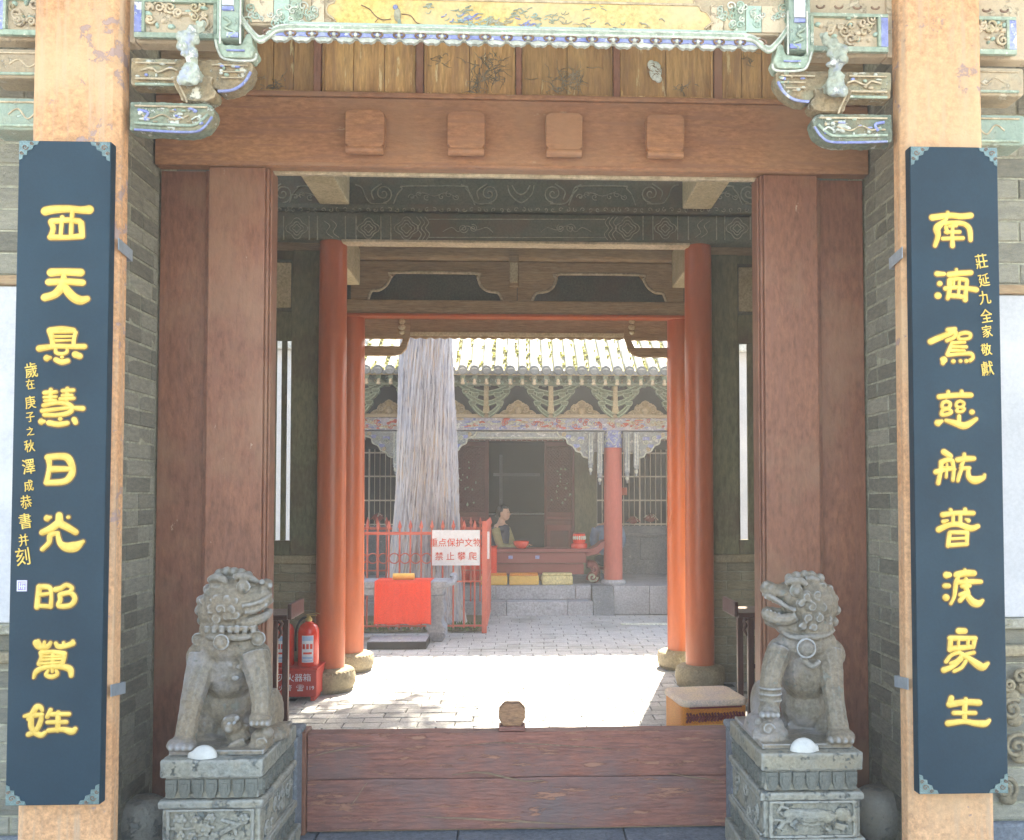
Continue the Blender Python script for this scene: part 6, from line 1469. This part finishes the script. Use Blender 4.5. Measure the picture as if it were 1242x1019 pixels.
# maroon altar table on the hall porch
YM = 12.86; fm = lambda px: X(px, YM); zm_ = lambda py: Z(py, YM)
t = thing('altar_table', 'long dark red altar table with curled scroll foot on the hall porch', 'altar table')
MB().box(fm(556), fm(716), YM-.2, YM+.22, zm_(669), zm_(665)).build('table_top', M['maroon'], t, .006)
MB().box(fm(560), fm(710), YM-.17, YM+.19, zm_(682), zm_(669.5)).build('upper_apron', M['maroon'], t, .006)
MB().box(fm(560), fm(707), YM-.15, YM+.17, zm_(696), zm_(684)).build('lower_apron', M['maroon'], t, .006)
MB().box(fm(560), fm(706), YM-.19, YM+.2, zm_(684), zm_(682.5)).build('bead', M['maroon'], t, .004)
m = MB(); m.prism([(fm(716), zm_(665)), (fm(722), zm_(662)), (fm(728), zm_(657)), (fm(733), zm_(655)), (fm(731), zm_(663)), (fm(724), zm_(671)), (fm(710), zm_(674)), (fm(710), zm_(669.5)), (fm(716), zm_(669))], YM-.2, YM+.22); m.build('upturned_end', M['maroon'], t, .006)
for px in (716, 565):
    m = MB(); q = P(px, 697, YM); cxx = q.x
    pts = smooth_path([(cxx-.05, YM, zm_(684), .06), (cxx+.05, YM, zm_(686), .06), (cxx+.07, YM, zm_(694), .055), (cxx+.0, YM, zm_(699), .05), (cxx-.02, YM, zm_(704), .05)], 4)
    m.tube([p[:3] for p in pts], [p[3] for p in pts], 10, flat=2.2)
    m.ball((cxx+.05, YM-.0, zp+.045), (.08, .12, .046)); m.tube(spiral(cxx+.02, zp+.09, .07, 1.3, YM-.13, 0, -1), .016, 6, 1); m.tube(spiral(cxx+.05, zm_(690), .05, 1.3, YM-.14, 2, 1), .012, 6, 0)
    m.build('scroll_foot', [M['maroon'], M['paint_line']], t)
for px in (619, 651): MB().box(fm(px-2), fm(px+3), YM-.176, YM-.1705, zm_(677), zm_(673)).build('blue_inlay', M['blue'], t)
# red cloth over its left part
q0, q1 = P(573, 706, YM-.25), P(602.5, 664.5, YM-.25)
m = MB(); n = 24; vs = []
for j in range(2):
    for i in range(n+1): vs.append((q0.x-.25+(q1.x-q0.x+.25)*i/n, YM-.235+.008*sin(i*1.1), (q1.z, q0.z)[j]))
m.add(vs, [(i, i+1, n+2+i, n+1+i) for i in range(n)], 0, True); m.add([(q0.x-.25, YM-.235, q1.z+.002), (q1.x, YM-.235, q1.z+.002), (q1.x, YM+.24, q1.z+.002), (q0.x-.25, YM+.24, q1.z+.002)], [(0, 1, 2, 3)])
o = m.build('table_cloth', M['cloth'], None); k_ = o.modifiers.new('solid', 'SOLIDIFY'); k_.thickness = .004; tag(o, 'bright red cloth over the left end of the maroon altar table behind the sign', 'cloth')
for (a, b_, lab, mt) in ((583, 616, 'yellow box cushion under the altar table, leftmost, half behind the fence post', 'yellowbox'), (617, 654, 'yellow box cushion in the middle under the altar table', 'yellowbox'), (656.5, 695, 'palest cream yellow box cushion, rightmost under the altar table', 'cushp')):
    if mt == 'cushp': M[mt] = mat('pale_yellow_fabric', (.74, .64, .34), (.66, .56, .28), 5, bump=.2, var=0)
    xa, xb = X(a, YH+.3), X(b_, YH+.3); tt = thing('box_cushion', lab, 'cushion', 'box cushions before the altar table', ((xa+xb)/2, YH+.35, zp)); h = .125; wx = (xb-xa)/2-.006
    MB().box(-wx, wx, -.11, .15, .0, h).build('padding', M[mt], tt, .02, 3); MB().box(-wx+.01, wx-.01, -.10, .14, h+.0, h+.035).build('top_pad', M['cushion'] if mt == 'yellowbox' else M['cushp'], tt, .015, 3)
# bowl and drum
o = MB().lathe([(.055, 0), (.07, .01), (.10, .05), (.112, .09), (.108, .105), (.098, .098), (.085, .05), (.001, .03)], 28, (0, 0, 0)).build('red_bowl', M['red_enamel'], None, loc=(fm(632), YM-.08, zm_(665)+.001)); tag(o, 'red bowl on the altar table by the hand of the seated person', 'bowl')
t2 = thing('offering_drum', 'small red and white drum on a red stand on the altar table', 'drum', loc=(fm(702), YM-.05, zm_(665)))
MB().lathe([(.11, 0), (.12, .015), (.115, .06), (.10, .075)], 24).build('stand', M['red_enamel'], t2); MB().lathe([(.08, .076), (.09, .10), (.09, .18), (.08, .21), (.001, .212)], 24).build('drum_shell', M['cloth'], t2)
m = MB(); 
for k in range(7): a = -2.6+k*.35; m.ball((.091*cos(a), .091*sin(a), .15), (.014, .014, .03), 0, u=8, v=5)
m.lathe([(.083, .205), (.085, .218), (.02, .222)], 24, mi=1); m.build('drum_trim', [M['white'], M['darkred']], t2)

# ------------------------------------------------------------------ people
def finish(o, vox=.011, it=3):
    r = o.modifiers.new('remesh', 'REMESH'); r.mode = 'VOXEL'; r.voxel_size = vox; r.use_smooth_shade = True
    s_ = o.modifiers.new('smooth', 'SMOOTH'); s_.factor = .5; s_.iterations = it
def person(loc, rz, lab, top, sleeve, bottom, reach):
    """seated adult facing local +x, z=0 at the porch floor"""
    t = thing('person', lab, 'person', loc=loc, rz=rz); sh = .25
    def tb(m, pts, n=10):
        pp = smooth_path(pts, 4); m.tube([p[:3] for p in pp], [p[3] for p in pp], n)
    b = MB()
    tb(b, [(0, 0, sh+.08, .12), (.0, 0, sh+.2, .115), (.01, 0, sh+.35, .115), (.02, 0, sh+.47, .12), (.025, 0, sh+.56, .07), (.035, 0, sh+.63, .048), (.045, 0, sh+.68, .05)])
    b.ball((.02, 0, sh+.5), (.10, .19, .09)); b.ball((0, 0, sh+.08), (.15, .18, .10))
    hx, hz = .065, sh+.728
    b.ball((hx, 0, hz), (.088, .072, .108), u=16, v=12); b.ball((hx+.03, 0, hz-.06), (.06, .052, .05)); b.ball((hx+.095, 0, hz-.018), (.018, .013, .02)); b.ball((hx+.082, 0, hz-.055), (.014, .022, .008)); b.ball((hx+.078, 0, hz-.07), (.013, .02, .007))
    for sg in (-1, 1): b.ball((hx+.075, sg*.03, hz+.01), (.012, .014, .008)); b.ball((hx-.005, sg*.074, hz-.01), (.018, .010, .03))
    for sg in (-1, 1):
        if reach: tb(b, [(.02, sg*.17, sh+.5, .05), (.07, sg*.2, sh+.36, .044), (.12, sg*.19, sh+.24, .038), (.24, sg*.12, sh+.25, .03), (.36, sg*.07, sh+.27, .024)]); hp = Vector((.40, sg*.065, sh+.27))
        else: tb(b, [(.02, sg*.17, sh+.5, .05), (.03, sg*.21, sh+.36, .044), (.05, sg*.2, sh+.24, .038), (.17, sg*.1, sh+.24, .03), (.25, sg*.03, sh+.26, .024)]); hp = Vector((.29, sg*.02, sh+.26))
        b.ball(hp, (.045, .036, .018))
        for k in range(4): tb(b, [(hp.x+.03, hp.y+(k-1.5)*.017, hp.z, .0095), (hp.x+.065+.004*(k % 2), hp.y+(k-1.5)*.018, hp.z-.002, .0085), (hp.x+.085, hp.y+(k-1.5)*.018, hp.z-.016, .0075)], 6)
        tb(b, [(hp.x-.01, hp.y+sg*-.03, hp.z, .010), (hp.x+.025, hp.y+sg*-.045, hp.z-.006, .009), (hp.x+.045, hp.y+sg*-.04, hp.z-.014, .008)], 6)
        tb(b, [(0, sg*.09, sh+.05, .09), (.2, sg*.1, sh+.07, .08), (.40, sg*.1, sh+.10, .065), (.50, sg*.1, sh+.02, .055), (.62, sg*.1, .16, .04), (.70, sg*.1, .07, .038)])
        b.ball((.76, sg*.1, .045), (.11, .042, .035))
    o = b.build('body', M['skin'], t, smoothall=True); finish(o, .008, 2)
    c = MB(); tb(c, [(-.005, 0, sh-.0, .15), (.0, 0, sh+.2, .132), (.01, 0, sh+.35, .134), (.02, 0, sh+.46, .13), (.024, 0, sh+.565, .075)]); c.ball((.02, 0, sh+.49), (.115, .2, .09)); finish(c.build('top', M[top], t, smoothall=True), .012, 3)
    c = MB()
    for sg in (-1, 1):
        if reach: tb(c, [(.02, sg*.17, sh+.5, .064), (.07, sg*.2, sh+.36, .06), (.12, sg*.19, sh+.25, .052), (.24, sg*.12, sh+.25, .044), (.33, sg*.075, sh+.265, .036)])
        else: tb(c, [(.02, sg*.17, sh+.5, .064), (.03, sg*.21, sh+.36, .06), (.05, sg*.2, sh+.25, .05), (.1, sg*.16, sh+.24, .046)])
    finish(c.build('sleeves', M[sleeve], t, smoothall=True), .01, 2)
    c = MB(); c.ball((0, 0, sh+.05), (.17, .2, .12))
    for sg in (-1, 1): tb(c, [(0, sg*.09, sh+.05, .105), (.2, sg*.1, sh+.07, .095), (.40, sg*.1, sh+.10, .08), (.50, sg*.1, sh+.02, .07), (.62, sg*.1, .16, .06)])
    finish(c.build('trousers', M[bottom], t, smoothall=True), .012, 3)
    c = MB(); c.ball((hx-.028, 0, hz+.018), (.088, .080, .104), u=16, v=12); c.ball((hx-.1, 0, hz-.03), (.04, .045, .04)); c.ball((hx+.02, 0, hz+.08), (.06, .062, .035)); c.build('hair', M['hair'], t)
    for sg in (-1, 1): MB().ball((hx+.085, sg*.03, hz+.01), (.005, .009, .005)).build('eye', M['black'], t)
    st_ = tag(empty('stool', loc, rz), 'low dark stool under the person in %s' % ('the dark blue vest' if reach else 'the pale blue shirt'), 'stool', 'stools on the hall porch')
    MB().box(-.17, .17, -.17, .17, sh-.09, sh-.05).build('seat', M['darkred'], st_, .01)
    for dx in (-.14, .14):
        for dy in (-.14, .14): MB().box(dx-.02, dx+.02, dy-.02, dy+.02, 0, sh-.0905).build('leg', M['darkred'], st_)
    return t
YPp = 13.35; q = P(606, 690, YPp)
person((q.x, YPp, zp), radians(-25), 'person in dark blue vest and olive sleeves seated behind the maroon altar table', 'vest', 'sleeve', 'vest', True)
q = P(737, 690, 13.3)
person((q.x, 13.3, zp), radians(80), 'person in pale blue shirt seated half hidden behind the red hall column', 'shirt', 'shirt', 'vest', False)

# ------------------------------------------------------------------ courtyard side walls
for s in (-1, 1):
    wl = thing('courtyard_wall', 'white plastered courtyard wall seen through the %s' % ('narrow slits left of the passage' if s < 0 else 'single slit right of the passage'), 'wall', 'white walls beside the courtyard')
    MB().box(s*2.45, s*5.4, 11.3, 11.5, -.03, 3.4).build('plaster_face', M['plaster'], wl)
    MB().box(s*2.40, s*5.45, 11.18, 11.62, 3.401, 3.52).build('wall_coping', M['tile'], wl, .02)

# ------------------------------------------------------------------ haze volume added for the soft veil over the view
hz = MB().box(-25, 25, -25, 31, -1.1, 9.6).build('haze', [], None)
hm = bpy.data.materials.new('air'); hm.use_nodes = True; hn = hm.node_tree; hn.nodes.remove(hn.nodes['Principled BSDF'])
pvn = hn.nodes.new('ShaderNodeVolumePrincipled'); pvn.inputs['Color'].default_value = (.93, .93, .92, 1); pvn.inputs['Density'].default_value = HAZE; pvn.inputs['Anisotropy'].default_value = .3
hn.links.new(pvn.outputs[0], hn.nodes['Material Output'].inputs['Volume']); hz.data.materials.append(hm); tag(hz, kind='stuff')
